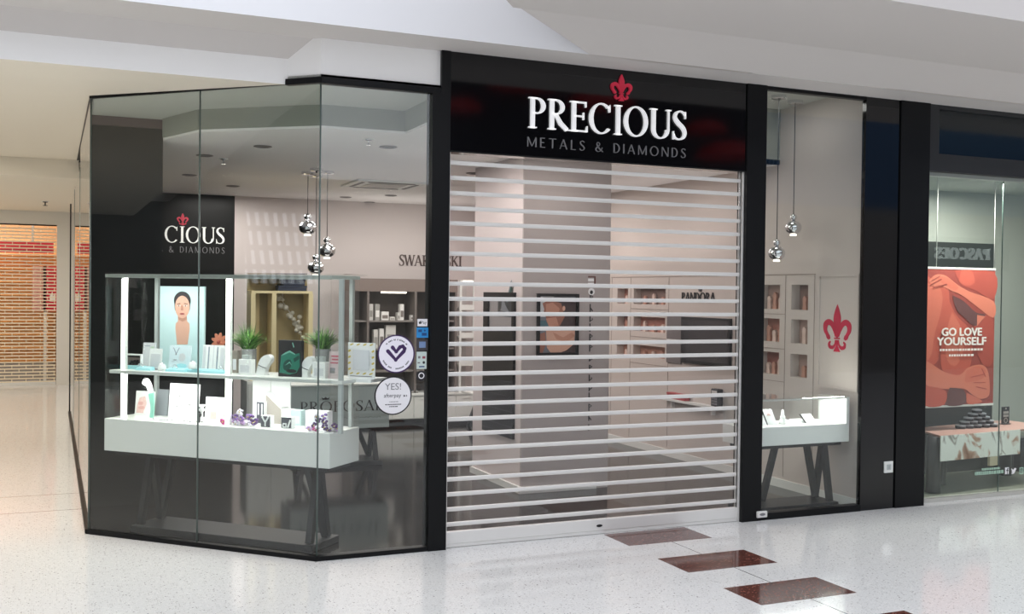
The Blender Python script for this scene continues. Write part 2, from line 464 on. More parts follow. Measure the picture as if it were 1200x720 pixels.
# ------------------------------------------------------------------ floors and walls
mb = MB(); mb.box(-16, 26, -16, 24, -.2, 0); struct(mb.build('floor', M_terrazzo))
BW = 8.13; RW = 5.142; CZ = 3.355; H = 3.518; HS = 3.842
mb = MB(); mb.slab([(.02, .06), (5.16, .06), (5.16, 8.2), (-1.5, 8.2), (-1.5, 1.58)], 0.0005, .004); o = struct(mb.build('floor_shop', M_shopfloor))
mb = MB(); mb.box(.66, 5.3, BW, BW + .1, 0, 4.4); struct(mb.build('wall_back', M_pink))
mb = MB(); mb.box(-1.5, .66, BW, BW + .1, 0, 4.4); struct(mb.build('wall_back_sign_side', M_panel))
mb = MB(); mb.box(RW, RW + .1, .03, BW, 0, 4.4); struct(mb.build('wall_right', M_shopwhite))
mb = MB(); mb.box(RW - .012, RW, .03, 6.0, .004, .09); struct(mb.build('baseboard_right', M_cab))
mb = MB(); mb.box(-1.42, -1.38, 2.62, BW, .004, H + .03); struct(mb.build('wall_left', M_panel))
mb = MB(); mb.box(-1.48, -.86, 2.58, 2.62, .004, H + .03); struct(mb.build('wall_display_back', M_panel))
mb = MB(); mb.box(-1.48, -.855, 2.565, 2.58, H - .055, H + .03); struct(mb.build('trim_8', mat('brown_trim', (92, 74, 72), .5)))
# interior column
mb = MB(); mb.use(M_colshade); mb.box(2.468, 3.445, 1.833, 1.86, .004, CZ)  # front face in a darker tone, its shade put into the colour
mb.use(M_pink); mb.box(2.468, 3.445, 1.861, 3.14, .004, CZ)
struct(mb.build('wall_column'))
mb = MB(); mb.box(2.44, 3.30, 1.80, 1.833, .004, .07); mb.box(2.44, 2.468, 1.833, 3.14, .004, .07); struct(mb.build('baseboard_column', M_cab))
# shop ceiling with raised bays behind the windows
dl = [(-.86, 2.50), (-.63, 1.83), (.27, 1.095), (1.0, 1.085)]
mb = MB()
mb.slab([(-.86, 2.50), (-.63, 1.83), (.27, 1.095), (1.0, 1.085), (3.9, 1.085), (3.9, 8.13), (-1.45, 8.13), (-1.45, 2.63), (-.86, 2.63)], CZ, CZ + .05)
mb.slab([(3.9, 1.30), (5.142, 1.30), (5.142, 8.13), (3.9, 8.13)], CZ, CZ + .05)
mb.slab([(1.0, .1), (3.9, .1), (3.9, 1.085), (1.0, 1.085)], CZ, CZ + .05)
struct(mb.build('ceiling_shop', mat('shop_ceiling', (246, 242, 240), .7)))
mb = MB()
for a, b in zip(dl, dl[1:] + [(1.0, .1)]): mb.bar((a[0], a[1], (CZ + 3.6) / 2 + .02), (b[0], b[1], (CZ + 3.6) / 2 + .02), .03, 3.6 - CZ)
mb.box(3.86, 3.9, .1, 1.30, CZ, 3.95); mb.box(3.86, 5.142, 1.30, 1.34, CZ, 3.95)
struct(mb.build('trim_1', mat('bulkhead_grey', (150, 152, 142), .7)))
mb = MB(); mb.slab([(-1.5, 1.50), (0, 0.0), (1.02, 0.0), (1.02, 1.1), (.27, 1.11), (-.63, 1.85), (-.86, 2.6), (-1.5, 2.6)], H + .03, H + .06)
mb.box(3.86, 5.2, .05, 1.34, 3.93, 3.97)
struct(mb.build('ceiling_window_bays', mat('bay_ceiling', (196, 196, 188), .7)))

# ------------------------------------------------------------------ shopfront frame
PL = .035
mb = MB()
mb.bar(chl((-2.145, .0, PL / 2)), chl((0.012, 0, PL / 2)), .05, PL)
mb.box(-.01, .86, -.025, .05, 0, PL)
mb.bar((-1.515, 1.515, PL / 2), (-1.515, 10.33, PL / 2), .05, PL)
struct(mb.build('trim_2', M_black))
mb = MB()
mb.bar(chl((-2.145, 0, H + .012)), chl((-.29, 0, H + .012)), .03, .024); mb.bar(chl((-.29, 0, H + .015)), chl((.02, 0, H + .015)), .05, .045)
mb.box(0, .93, -.03, .04, H - .01, H + .038)
mb.box(-1.525, -1.50, 1.515, 6.07, H, H + .02); mb.box(-1.53, -1.50, 10.3, 10.36, 0, 3.3)
struct(mb.build('trim_3', M_black))
mb = MB(); mb.box(.855, 1.0, -.035, .1, 0, H + .0); mb.box(.925, 1.0, -.035, .1, H, HS); struct(mb.build('trim_4', M_black))
mb = MB(); mb.box(3.755, 3.962, -.035, .1, 0, HS); struct(mb.build('trim_5', M_black))
mb = MB(); mb.box(3.962, 5.09, -.02, .05, 3.812, HS); mb.box(3.962, 5.09, -.03, .06, 0, .06); struct(mb.build('trim_6', M_black))
mb = MB(); mb.use(M_gloss); mb.box(5.09, 5.50, -.02, .03, .0, HS); mb.use(M_black); mb.box(5.50, 5.86, -.035, .12, 0, HS + .02); mb.use(M_gloss); mb.box(5.09, 5.52, -.0205, -.0195, 0, HS)
struct(mb.build('trim_7'))

def pane(name, a, b, z0, z1, m=G_shop, th=.01):
    mb = MB(); mb.bar((a[0], a[1], (z0 + z1) / 2), (b[0], b[1], (z0 + z1) / 2), th, z1 - z0)
    return struct(mb.build(name, m))
um = onV(232.5, 400)[0]
ca = chl((-2.14, 0)); cm = chl((um, 0)); cb = chl((0, 0)); ed = (cb - ca).normalized() * .004
pane('window_1', ca + ed, cm - ed, PL, H); pane('window_2', cm + ed, cb - ed, PL, H)
pane('window_3', (.004, 0), (.855, 0), PL, H)
pane('window_4', (3.962, .0), (5.09, .0), .06, 3.812)
ys = [1.53, 4.6, 7.4, 10.3]
for i in range(3):
    z1 = H if ys[i + 1] < 6 else 3.28
    pane('window_%d' % (5 + i), (-1.515, ys[i] + .004), (-1.515, ys[i + 1] - .004), PL, z1)
mb = MB()      # polished glass edges and silicone joints
for p in (cm, cb, ca): mb.tube((p.x, p.y, PL), (p.x, p.y, H), .0065, n=8)
for y in ys[1:3]: mb.tube((-1.515, y, PL), (-1.515, y, 3.28), .008, n=8)
struct(mb.build('trim_9', mat('glass_edge', (82, 96, 92), .3)))

# white header above the corner window
mb = MB(); mb.slab([(0, 0), (.925, 0), (.925, .2), (.1, .3), (-.1, .31), (-.204, .204)], H + .035, HS); struct(mb.build('trim_10', M_white))

# ------------------------------------------------------------------ mall ceiling
mb = MB(); mb.slab([(0, 0), (-.36, .36), (-.36, .46), (3.962, .12), (26, .12), (26, -.42), (2.0, -.405), (1.07, -1.36), (-.0, -2.45), (-16, -2.45), (-16, -.495), (-.5, -.49), (2.0, -.405), (26, -.38), (26, 0)], HS, HS + .05) if False else None
def sheet(pts): return mb.poly(pts)
mb = MB()
Z0 = HS
# flat strip along the shopfront and its left part
sheet([(-16, .05, Z0), (-16, -.49, Z0), (2.0, -.405, Z0), (2.55, -.39, Z0), (26, -.36, Z0), (26, .12, Z0), (0, .12, Z0), (0, .05, Z0)])
# sloping piece left of the corner, drop face, low corridor ceiling
sheet([(-16, .05, Z0), (0, .05, Z0), (-.18, .2, Z0 - .134), (-16, .2, Z0 - .134)])
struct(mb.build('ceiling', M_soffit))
mb = MB(); mb.poly([(-16, .2, Z0 - .134), (-.18, .2, Z0 - .134), (-.18, .2, H), (-16, .2, H)]); struct(mb.build('ceiling_drop', M_white, recalc=False))  # white tone paints the skylight on this face beside the greyed soffit
mb = MB()
sheet([(-16, .2, H), (-.18, .2, H), (-1.5, 1.5, H + .02), (-1.5, 6.07, H), (-16, 6.07, H)])
mb.box(-16, -1.5, 6.07, 7.2, 3.30, 3.9)
mb.box(-16, -1.0, 7.2, 16.0, H, H + .1)
struct(mb.build('ceiling_corridor', M_beige))
# cove on the right
e0 = onZ(692, 59.5, Z0); e1 = onZ(624, 7, Z0); dv = (e1 - e0)
e2 = e0 + dv * 1.0
mb = MB()
zr = 4.02
r0 = onZ(760, 27, zr).y; q0 = onZ(1040, 0, zr + .02).y
mb.poly([(2.0, -.405, Z0), (26, -.36, Z0), (26, r0, zr), (1.2, r0, zr)])
mb.poly([(1.2, r0, zr), (26, r0, zr), (26, r0 - .05, zr - .03), (1.15, r0 - .05, zr - .03)])
mb.poly([(1.15, r0 - .05, zr - .03), (26, r0 - .05, zr - .03), (26, q0, zr + .02), (.2, q0, zr + .02)])
mb.poly([(.2, q0, zr + .02), (26, q0, zr + .02), (26, q0, zr + 1.2), (.2, q0, zr + 1.2)])
mb.poly([(2.0, -.405, Z0), (1.2, r0, zr), (.2, q0, zr + .02), (.2, q0, zr + 1.2), (2.0, -.405, zr + 1.2)])
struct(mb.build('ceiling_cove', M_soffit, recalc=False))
# bright recess wall above the strip and the high ceiling edge
mb = MB(); mb.poly([(-16, -.49, Z0), (2.0, -.405, Z0), (2.0, -.405, 6.2), (-16, -.49, 6.2)])
mb.poly([(-16, -.49, 6.2), (26, -.38, 6.2), (26, .3, 6.2), (-16, .3, 6.2)])
struct(mb.build('ceiling_recess', mat('recess_white', (238, 238, 240), .7), recalc=False))
# plenum over the shops so that no sky leaks in
mb = MB(); mb.box(-1.5, 26, .13, 16, 4.42, 4.5); mb.box(-16, 26, .13, .16, 4.1, 6.3); struct(mb.build('ceiling_plenum', M_beige))

# ------------------------------------------------------------------ the rest of the mall (seen in reflections)
M_op = mat('far_facade_dark', (26, 27, 30), .6)
M_opl = mat('far_facade_pale', (150, 146, 140), .7)
mb = MB(); mb.use(M_op); mb.box(5.75, 14.3, -14.2, -14, 4.3, 7.4); mb.use(mat('blue_reflection_wall', (74, 108, 146), .6)); mb.box(14.3, 26, -14.2, -14, 4.3, 8); mb.use(M_opl); mb.box(-16, 26, -14.2, -14, 0, 4.3)  # matt blue upper part added so the glass reflects a sky blue
struct(mb.build('wall_opposite'))
def refl_c(px, py):      # where the corner glass mirrors the west wall
    d = ray(px, py); P = CAM + d * (-CAM.dot(NV) / d.dot(NV)); r = d - NV * (2 * d.dot(NV)); return P + r * ((-16 - P.x) / r.x)
ca_, cb_ = refl_c(285, 335), refl_c(372, 248)
wy0, wy1 = sorted((ca_.y, cb_.y)); wz0, wz1 = sorted((ca_.z, cb_.z))
mb = MB(); holes_panel(mb, -16, 16, 0, 8, -.2, 0, [(wy0, wy1, wz0, wz1)])
for v in mb.bm.verts: v.co = Vector((-16 + v.co.y, v.co.x, v.co.z))
struct(mb.build('wall_west', mat('west_wall_dim', (84, 82, 78), .7)))
mb = MB()
for k in range(9):
    y = wy0 + (wy1 - wy0) * k / 8; mb.bar((-16.1, y, wz0), (-16.1, min(y + (wy1 - wy0) * .14, wy1), wz1), .10, .10, up=(1, 0, 0))
for k in range(5): z = wz0 + (wz1 - wz0) * k / 4; mb.bar((-16.1, wy0, z), (-16.1, wy1, min(z + .0, wz1)), .10, .12)
struct(mb.build('trim_20', M_opl))
mb = MB(); mb.use(M_opl); mb.box(26, 26.2, -16, 16, 0, 8); struct(mb.build('wall_east'))
mb = MB(); mb.box(-16, 26, 17.8, 18, 0, 4.5); struct(mb.build('wall_north', M_beige))
# ------------------------------------------------------------------ fascia sign
M_letter = mat('sign_white', (246, 246, 246), .4, emit=(255, 255, 255), es=.25)
M_silver = mat('sign_silver', (150, 150, 152), .35, metal=.6)
M_crimson = mat('crimson', (190, 22, 62), .4)
M_crims2 = mat('crimson_sign', (196, 40, 66), .4, emit=(200, 40, 70), es=.12)
sg = thing('fascia_sign', 'black gloss shop sign with white serif letters and crimson lily over the shutter', 'sign', (2.41, 0, 3.071))
mb = MB(); mb.box(1.0 - 2.41, 3.755 - 2.41, -.02, .1, 0.0, HS - 3.071); mb.build('sign_panel', M_gloss, sg)
mb = MB(); mb.box(1.0 - 2.41, 3.755 - 2.41, -.024, -.02, 0, .012); mb.build('edge_strip', M_black, sg)
Y0 = -.02
a = onY(618, 137, Y0); b = onY(804, 146, Y0)
zb = onY(620, 150, Y0).z; zt = onY(620, 114, Y0).z
mb = MB(); put_text(mb, 'PRECIOUS', a.x - 2.41, b.x - 2.41, zb - 3.071, zt - 3.071, Y0 - .022, Y0, W=.145, w=.05, sf=.07, track=.045, sizes=None)
o = mb.build('lettering', M_letter, sg); o['label'] = 'large white serif letters'
mb = MB(); put_text(mb, 'METALS & DIAMONDS', a.x - 2.41, b.x - 2.41, onY(620, 172, Y0).z - 3.071, onY(620, 160.5, Y0).z - 3.071, Y0 - .008, Y0, W=.10, w=.06, sf=0, track=.34)
o = mb.build('lettering', M_silver, sg); o['label'] = 'thin silver capital letters'
fx = onY(727.5, 103, Y0).x; f0 = onY(727, 118.5, Y0).z; f1 = onY(727, 87.5, Y0).z
mb = MB(); g = fleur_polys(); put_polys(mb, g, fx - 2.41, f0 - 3.071, .19, (f1 - f0) / 1.38, Y0 - .018, Y0)
o = mb.build('emblem', M_crims2, sg); o['label'] = 'crimson lily emblem above the letters'

# ------------------------------------------------------------------ roller shutter
rs = thing('roller_shutter', 'closed see-through roller shutter of silver bars across the shop entrance', 'shutter', (2.378, .03, 0))
wd = 2.75 / 2; xs0, xs1 = 1.0 - 2.378, 3.755 - 2.378
bars = [3.0 - .1173 * i for i in range(25)]
mb = MB(); 
def bar_mesh():
    m = MB(); m.box(xs0 + .02, xs1 - .02, -.012, .012, -.013, .012, .004); m.box(xs0 + .02, xs1 - .02, -.006, .006, -.020, -.013); return m
first = None
for i, z in enumerate(bars):
    if first is None: first = bar_mesh().build('slat', M_alu, rs); o = first
    else: o = first.copy(); COL.objects.link(o); o.parent = rs
    o.location = (0, 0, z)
pm = MB(); pm.box(xs0 + .03, xs1 - .03, -.0015, .0015, .0135, .0965)
fp = None
for z in bars:
    if fp is None: fp = pm.build('clear_panel', G_clear, rs); o = fp
    else: o = fp.copy(); COL.objects.link(o); o.parent = rs
    o.location = (0, 0, z - .1173)
mb = MB(); mb.box(xs0 + .012, xs1 - .012, -.022, .022, .03, .125, .005); mb.box(xs0 + .012, xs1 - .012, -.016, .016, 0.004, .03); br = mb.build('bottom_rail', M_alu, rs)
lx = onY(703, 609, 0).x - 2.378
mb = MB(); mb.prism(ell(lx, .072, .028, .011, 16), -.0245, -.0215); mb.build('lock', M_dark, br)
for x in (xs0 + .008, xs1 - .008):
    mb = MB(); mb.box(x - .010, x + .010, -.028, -.018, .0, 3.071); mb.box(x - .010, x + .010, .018, .028, .0, 3.071); mb.build('guide_rail', M_alu, rs)

# ------------------------------------------------------------------ stickers on the corner window
M_lilac = mat('sticker_lilac', (236, 232, 240), .5); M_purple = mat('sticker_purple', (58, 30, 82), .5); M_stw = mat('sticker_white', (232, 230, 232), .5)
M_ink = mat('print_black', (34, 32, 36), .6); M_inkg = mat('print_grey', (120, 118, 122), .6)
GY = -.005
def disc_sticker(name, label, cx, cz, r, rim, fill):
    t = thing(name, label, 'sticker', (cx, GY, cz))
    mb = MB(); mb.prism(ell(0, 0, r, r, 48), -.0008, 0); mb.build('rim', rim, t)
    mb = MB(); mb.prism(ell(0, 0, r * .93, r * .93, 48), -.0014, -.0008); mb.build('face', fill, t)
    return t
def arc_marks(mb, r, a0, a1, n, h, seed):
    rr = random.Random(seed); a = a0
    while (a < a1 if a1 > a0 else a > a1):
        st = rr.uniform(3.2, 6.0); s_ = 1 if a1 > a0 else -1
        if rr.random() > .17:
            P = [(r + d, R(a + s_ * e)) for d, e in ((-h / 2, 0), (-h / 2, st * .62), (h / 2, st * .62), (h / 2, 0))]
            mb.prism([(p[0] * math.cos(p[1]), p[0] * math.sin(p[1])) for p in P], -.0018, -.0014)
        a += s_ * st
    return mb
t = disc_sticker('round_sticker', 'round white sticker with purple rim and purple tick heart on the corner window', .594, 1.519, .146, M_purple, M_lilac)
mb = MB()
K = [(-.075, .026), (-.012, -.048), (.062, .022), (.066, .044), (.046, .062), (.022, .052), (-.008, .020), (-.03, .044)]
K = [(-.066, .022), (-.004, -.045), (.060, .020), (.067, .040), (.050, .058), (.028, .052), (-.001, .018), (-.030, .050)]
for q in ribbon(K, .029): mb.prism(q, -.0022, -.0014)
for p in (K[0], K[-1], K[1], K[6]): mb.prism(ell(p[0], p[1], .0145, .0145, 12), -.00225, -.0014)
for p in K[2:6]: mb.prism(ell(p[0], p[1], .0143, .0143, 12), -.00225, -.0014)
mb.build('emblem', M_purple, t)
mb = MB(); arc_marks(mb, .108, 138, 42, 20, .011, 3); arc_marks(mb, .112, 205, 335, 20, .011, 5); mb.build('lettering', M_ink, t)
t = disc_sticker('round_sticker', 'round white sticker with thin black rim reading YES! below the heart sticker', .573, 1.203, .147, M_ink, M_stw)
sans('YES!', .072, 'lettering', M_inkg, t, (0, -.0016, .045), ext=.0003)
sans('afterpay', .042, 'lettering', M_ink, t, (-.006, -.0016, -.012), ext=.0003)
mb = MB(); mb.prism([(.082, -.012), (.098, -.004), (.082, .006)], -.002, -.0014); mb.prism([(.102, -.010), (.112, -.004), (.102, .006)], -.002, -.0014)
for z, hw, s_ in ((-.048, .03, 1), (-.070, .062, 2), (-.086, .030, 3)):
    rr = random.Random(s_); x = -hw
    while x < hw:
        l = rr.uniform(.006, .012); mb.prism(rect(x, x + l, z, z + (.004 if s_ == 1 else .007)), -.002, -.0014); x += l + rr.uniform(.002, .004)
mb.build('lettering', M_ink, t)
# small payment stickers up the glass edge
def small(name, label, p0, p1, fill):
    A, B = onY(*p0), onY(*p1); t = thing(name, label, 'sticker', ((A.x + B.x) / 2, GY, (A.z + B.z) / 2)); w, h = abs(B.x - A.x) / 2, abs(A.z - B.z) / 2
    mb = MB(); mb.prism(rect(-w, w, -h, h), -.0008, 0); mb.build('face', fill, t); return t, w, h
t, w_, h_ = small('payment_sticker', 'small white payment sticker with black round mark, topmost at the glass edge', (489, 374), (500.5, 382.5), M_stw)
mb = MB(); mb.prism(ell(-w_ * .5, -.001, .009, .010, 14), -.0014, -.0008); mb.prism(ell(-w_ * .5 + .004, .013, .004, .002, 8, tilt=40), -.0014, -.0008); mb.build('emblem', M_ink, t)
sans('Pay', .034, 'lettering', M_ink, t, (w_ * .25, -.001, -.011), ext=.0002)
M_blue = mat('sticker_blue', (34, 132, 196), .5); M_blue2 = mat('sticker_navy', (22, 66, 120), .5)
t, w_, h_ = small('payment_sticker', 'small bright blue sticker with dark blue mark, second from the top at the glass edge', (488, 384), (501.5, 396), M_blue)
mb = MB(); mb.prism(rect(-w_ * .7, -w_ * .1, h_ * .1, h_ * .6), -.0014, -.0008); mb.prism(rect(-w_ * .1, w_ * .7, -h_ * .6, -h_ * .05), -.0014, -.0008); mb.prism(ell(w_ * .4, h_ * .4, .008, .008, 12), -.0014, -.0008); mb.build('emblem', M_blue2, t)
t, w_, h_ = small('payment_sticker', 'small dark sticker with pale blue square, between blue and white stickers at glass edge', (488, 398), (501, 411), mat('sticker_dark', (58, 54, 58), .5))
mb = MB(); mb.prism(rect(-w_ * .55, w_ * .6, -h_ * .5, h_ * .6), -.0014, -.0008); mb.build('emblem', mat('sticker_paleblue', (112, 136, 176), .5), t)
t, w_, h_ = small('payment_sticker', 'tall pale mint sticker with small card symbols at the glass edge', (488, 412.5), (499.5, 432.5), mat('sticker_mint', (196, 210, 204), .5))
mb = MB()
mb.use(M_inkg).prism(rect(-w_ * .7, -w_ * .25, h_ * .22, h_ * .5), -.0014, -.0008); mb.use(mat('print_red', (150, 70, 84), .5)).prism(rect(w_ * .15, w_ * .75, h_ * .2, h_ * .48), -.0014, -.0008)
mb.use(M_ink).prism(ell(w_ * .45, -h_ * .25, .010, .011, 14), -.0014, -.0008); mb.use(M_inkg).prism(rect(-w_ * .8, -w_ * .3, -h_ * .35, -h_ * .2), -.0014, -.0008); mb.use(M_blue2).prism(rect(-w_ * .5, w_ * .6, -h_ * .8, -h_ * .66), -.0014, -.0008)
mb.build('emblem', None, t)
p = onY(493.5, 440.5)
t = thing('round_sticker', 'small round black sticker with a white ring, lowest at the glass edge', 'sticker', (p.x, GY, p.z))
mb = MB(); mb.prism(ell(0, 0, .040, .040, 28), -.0008, 0); mb.build('face', M_ink, t)
mb = MB()
for q in arc(0, 0, .024, .024, 0, 360, .007, .007, 24): mb.prism(q, -.0014, -.0008)
mb.build('emblem', M_stw, t)

# lily sticker on the right window: a decal on the side wall
fz0, fz1 = onX(981, 412.5, RW).z, onX(981, 357, RW).z; fy = (onX(966, 385, RW).y + onX(997, 385, RW).y) / 2; fw = onX(966, 385, RW).y - onX(997, 385, RW).y
t = thing('lily_decal', 'large crimson lily emblem on the white side wall behind the right window', 'decal', (RW - .022, fy, fz0), R(-90))
mb = MB(); put_polys(mb, fleur_polys(), 0, 0, fw, (fz1 - fz0) / 1.38, -.004, 0); mb.build('emblem', M_crimson, t)

# socket plate and threshold lock
p = onY(1040.5, 547.5, -.0205)
t = thing('socket_plate', 'small white socket plate low on the black pillar by the right window', 'socket', (p.x, -.0205, p.z))
mb = MB(); mb.box(-.054, .054, -.012, 0, -.054, .054, .004); mb.build('plate', M_cab, t)
mb = MB(); mb.box(-.026, .026, -.016, -.012, -.026, .026, .002); mb.build('switch', M_lightgrey, t)
mb = MB(); mb.box(-.002, .002, -.0175, -.016, -.016, .016); mb.build('slot', M_inkg, t)
p = onY(893, 603, -.05)
t = thing('floor_lock', 'small silver lock at the foot of the black pillar beside the shutter', 'lock', (p.x, -.036, .03))
mb = MB(); mb.box(-.055, .055, -.022, 0, 0, .058, .008); mb.build('housing', M_alu, t)
mb = MB(); mb.prism(ell(0, .03, .03, .012, 16), -.024, -.021); mb.build('keyhole_cover', M_inkg, t)
# ------------------------------------------------------------------ corner display case (chamfer frame: x right, y inward)
def trestle(parent, x, y0, y1, ztop, inward, m=M_dark):
    """end A frame across the depth, brace running inward, foot beam"""
    ym = (y0 + y1) / 2
    for y in (y0 + .05, y1 - .05):
        mb = MB(); mb.bar((x, y, .06), (x, ym + (y - ym) * .12, ztop - .02), .05, .05, up=(1, 0, 0)); mb.build('leg', m, parent)
    if not inward: return
    mb = MB(); mb.bar((x, y1 - .06, .06), (x + inward * .15, y1 - .10, ztop - .02), .05, .05, up=(0, 1, 0)); mb.build('leg', m, parent)
def show_table(name, label, cat, loc, rz, x0, x1, y0, y1, zb, zt, trs, mbox=M_cab):
    t = thing(name, label, cat, loc, rz)
    mb = MB(); mb.box(x0, x1, y0, y1, zb, zt, .004); mb.build('plinth_box', mbox, t)
    mb = MB(); mb.box(x0 + .05, x1 - .05, y0 + .05, y1 - .05, zb - .035, zb); mb.build('underframe', M_dark, t)
    for x, s_ in trs: trestle(t, x, y0 + .05, y1 - .04, zb - .03, s_)
    mb = MB(); mb.box(min(q[0] for q in trs) - .06, max(q[0] for q in trs) + .06, y0 + .04, y1 + .0, .005, .06, .006); mb.build('foot_beam', M_dark, t)
    return t
X0, X1, V0, V1, ZB, ZT, ZV = -2.095, .03, .12, .56, .662, .925, 2.125
dc = show_table('display_case', 'large white lit glass display case on black trestles behind the corner glass', 'display case', (0, 0, 0), CH, X0, X1, V0, V1, ZB, ZT, ((-1.80, 1), (-.20, -1)))
ZS0, ZS1 = 1.295, 1.322
mb = MB(); mb.box(X0 + .03, .118, V0 + .02, V1 + .04, ZS0, ZS1, .003); mb.build('shelf', M_cab, dc)
for (a, b, c, d) in ((X0, X1, V0, V0 + .008), (X0, X0 + .008, V0 + .009, V1 - .009), (X1 - .008, X1, V0 + .009, V1 - .009)):
    mb = MB(); mb.box(a, b, c, d, ZT, ZV - .02); mb.build('glass_pane', G_case, dc)
mb = MB(); mb.box(X0, X1 + .05, V0, V1 + .02, ZV - .018, ZV - .006); mb.build('glass_top', G_case, dc)
mb = MB()
for y in (V0 + .016, V1 - .02): mb.box(X0, X1, y - .016, y + .012, ZV - .045, ZV - .019)
for x in (X0 + .016, X1 - .016): mb.box(x - .014, x + .014, V0 + .029, V1 - .033, ZV - .045, ZV - .019)
mb.build('top_rail', mat('frame_grey', (196, 202, 196), .4), dc)
for x in (onV(146, 400, .22)[0], onV(268.5, 400, .22)[0]):
    mb = MB(); mb.box(x - .021, x + .021, .205, .235, ZT, ZV - .046, .003); p_ = mb.build('light_post', M_cab, dc)
    mb = MB(); mb.box(x - .016, x + .016, .199, .205, ZT + .01, ZV - .06); mb.build('led_strip', M_led, p_)
for px, v in ((400, .16), (184, .5), (412, .52)):
    x = onV(px, 400, v)[0]; mb = MB(); mb.box(x - .016, x + .016, v - .016, v + .016, ZT, ZV - .046, .003); mb.build('post', M_lightgrey, dc)

# framed portrait of a model standing in the case
M_bgblue = mat('photo_pale_blue', (188, 214, 216), .5); M_skin = mat('photo_skin', (206, 160, 140), .5); M_skin2 = mat('photo_skin_shade', (176, 128, 110), .5)
M_hair = mat('photo_hair', (40, 36, 40), .5); M_lip = mat('photo_lip', (166, 86, 84), .5); M_brow = mat('photo_brow', (70, 52, 48), .5); M_eyew = mat('photo_eye', (226, 214, 206), .5)
v = .46
A = onV(187.5, 335.5, v); B = onV(239, 421, v)
w_, h_ = B[0] - A[0], A[2] - ZS1
def at_case(px, py, v): return onV(px, py, v)
t = thing('portrait_panel', 'tall pale blue photo panel of a dark haired person with bare shoulders in the case', 'photo panel', chl(((A[0] + B[0]) / 2, v, ZS1)), CH)
mb = MB(); mb.box(-w_ / 2, w_ / 2, 0, .02, .0, h_, .002); mb.build('board', M_bgblue, t)
sx = w_; 
def fp(px, py):   # photo pixel -> board coordinates
    q = onV(px, py, v); return (q[0] - (A[0] + B[0]) / 2, q[2] - ZS1)
def oval(px, py, rx, ry, n=28):
    c = fp(px, py); d = fp(px + rx, py); e = fp(px, py - ry); return ell(c[0], c[1], abs(d[0] - c[0]), abs(e[1] - c[1]), n)
def fpl(pts): return [fp(*p) for p in pts]
shapes = [(M_skin, fpl([(208.5, 371), (219, 371), (219.5, 377), (222, 379), (222.5, 385), (220, 404), (207.5, 404), (205.5, 385), (206, 379), (208.5, 377)])),
          (M_skin2, fpl([(208.5, 371), (219, 371), (219, 374.5), (214, 377.5), (209, 374.5)])),
          (M_hair, oval(213.8, 352.5, 10, 10.8)), (M_hair, fpl([(204.3, 353), (223.4, 353), (222.5, 364), (205, 364)])),
          (M_skin, oval(213.8, 360, 8.6, 13.2)), (M_hair, fpl([(205.2, 352), (209, 347.5), (213.8, 346), (219, 347.5), (222.6, 352), (219.5, 344.5), (213.8, 342.2), (208, 344.5)])),
          (M_brow, fpl([(207.6, 356.2), (211.6, 355.4), (211.8, 356.3), (207.7, 357)])), (M_brow, fpl([(216, 355.4), (220.2, 356.2), (220.1, 357), (215.9, 356.3)])),
          (M_eyew, oval(210, 358.6, 1.9, .8, 12)), (M_eyew, oval(217.8, 358.6, 1.9, .8, 12)), (M_hair, oval(210, 358.6, .8, .8, 10)), (M_hair, oval(217.8, 358.6, .8, .8, 10)),
          (M_skin2, fpl([(213, 358), (214.6, 358), (215.6, 363.6), (213.9, 364.4), (212.2, 363.6)])), (M_lip, oval(213.9, 368, 2.9, 1.1, 14)), (M_brow, fpl([(211.2, 367.9), (216.6, 367.9), (216.6, 368.2), (211.2, 368.2)]))]
picture('print', shapes, t, -.0006)

# everything that stands on shelf and floor of the case
def put(name, label, cat, px, v, z, group=None, rz=CH, dx=0.):
    """a thing whose foot is seen in column px, on the board at height z, v metres behind the chamfer glass"""
    d = ray(px, 430); P = CAM + d * ((v - CAM.dot(NV)) / d.dot(NV)); x = (P.x - P.y) * S2
    return thing(name, label, cat, chl((x + dx, v, z)), rz, group)
def hgt(px, py, v, z): return onV(px, py, v)[2] - z
def wid(p0, p1, y, v): return onV(p1, y, v)[0] - onV(p0, y, v)[0]
M_aqua = mat('aqua_velvet', (168, 224, 232), .6); M_aqua2 = mat('aqua_edge', (118, 196, 208), .6)
def lean_card(name, label, p0, p1, ytop, v, z, m, cat='display card', group=None, lean=.10, strut=True):
    t = put(name, label, cat, (p0 + p1) / 2, v, z, group); w = wid(p0, p1, 430, v); h = hgt((p0 + p1) / 2, ytop, v, z)
    mb = MB(); mb.hexa([(-w / 2, 0, 0), (w / 2, 0, 0), (w / 2, .012, 0), (-w / 2, .012, 0), (-w / 2, lean * h, h), (w / 2, lean * h, h), (w / 2, lean * h + .012, h), (-w / 2, lean * h + .012, h)]); mb.build('card', m, t)
    if strut:
        mb = MB(); mb.prism([(-.01, 0), (.01, 0), (.01, h * .6), (-.01, h * .6)], .013, .016)
        mb = MB(); mb.hexa([(-.012, .07, 0), (.012, .07, 0), (.012, .075, 0), (-.012, .075, 0), (-.012, lean * h * .6 + .014, h * .6), (.012, lean * h * .6 + .014, h * .6), (.012, lean * h * .6 + .018, h * .6), (-.012, lean * h * .6 + .018, h * .6)]); mb.build('strut', m, t)
    return t, w, h, lean
def on_card(c, name, shapes):     # shapes in card fractions (0..1 wide, 0..1 high)
    t, w, h, ln = c; mb = MB()
    for i, (m, pts) in enumerate(shapes):
        mb.use(m); mb.poly([(-w / 2 + p[0] * w, ln * h * p[1] - .0006 - i * .0004, p[1] * h) for p in pts])
    return mb.build(name, None, t, recalc=False)
M_cardgrey = mat('card_pale_grey', (214, 216, 220), .5); M_line = mat('card_line', (150, 160, 172), .5); M_pinkp = mat('print_pink', (232, 196, 190), .5)
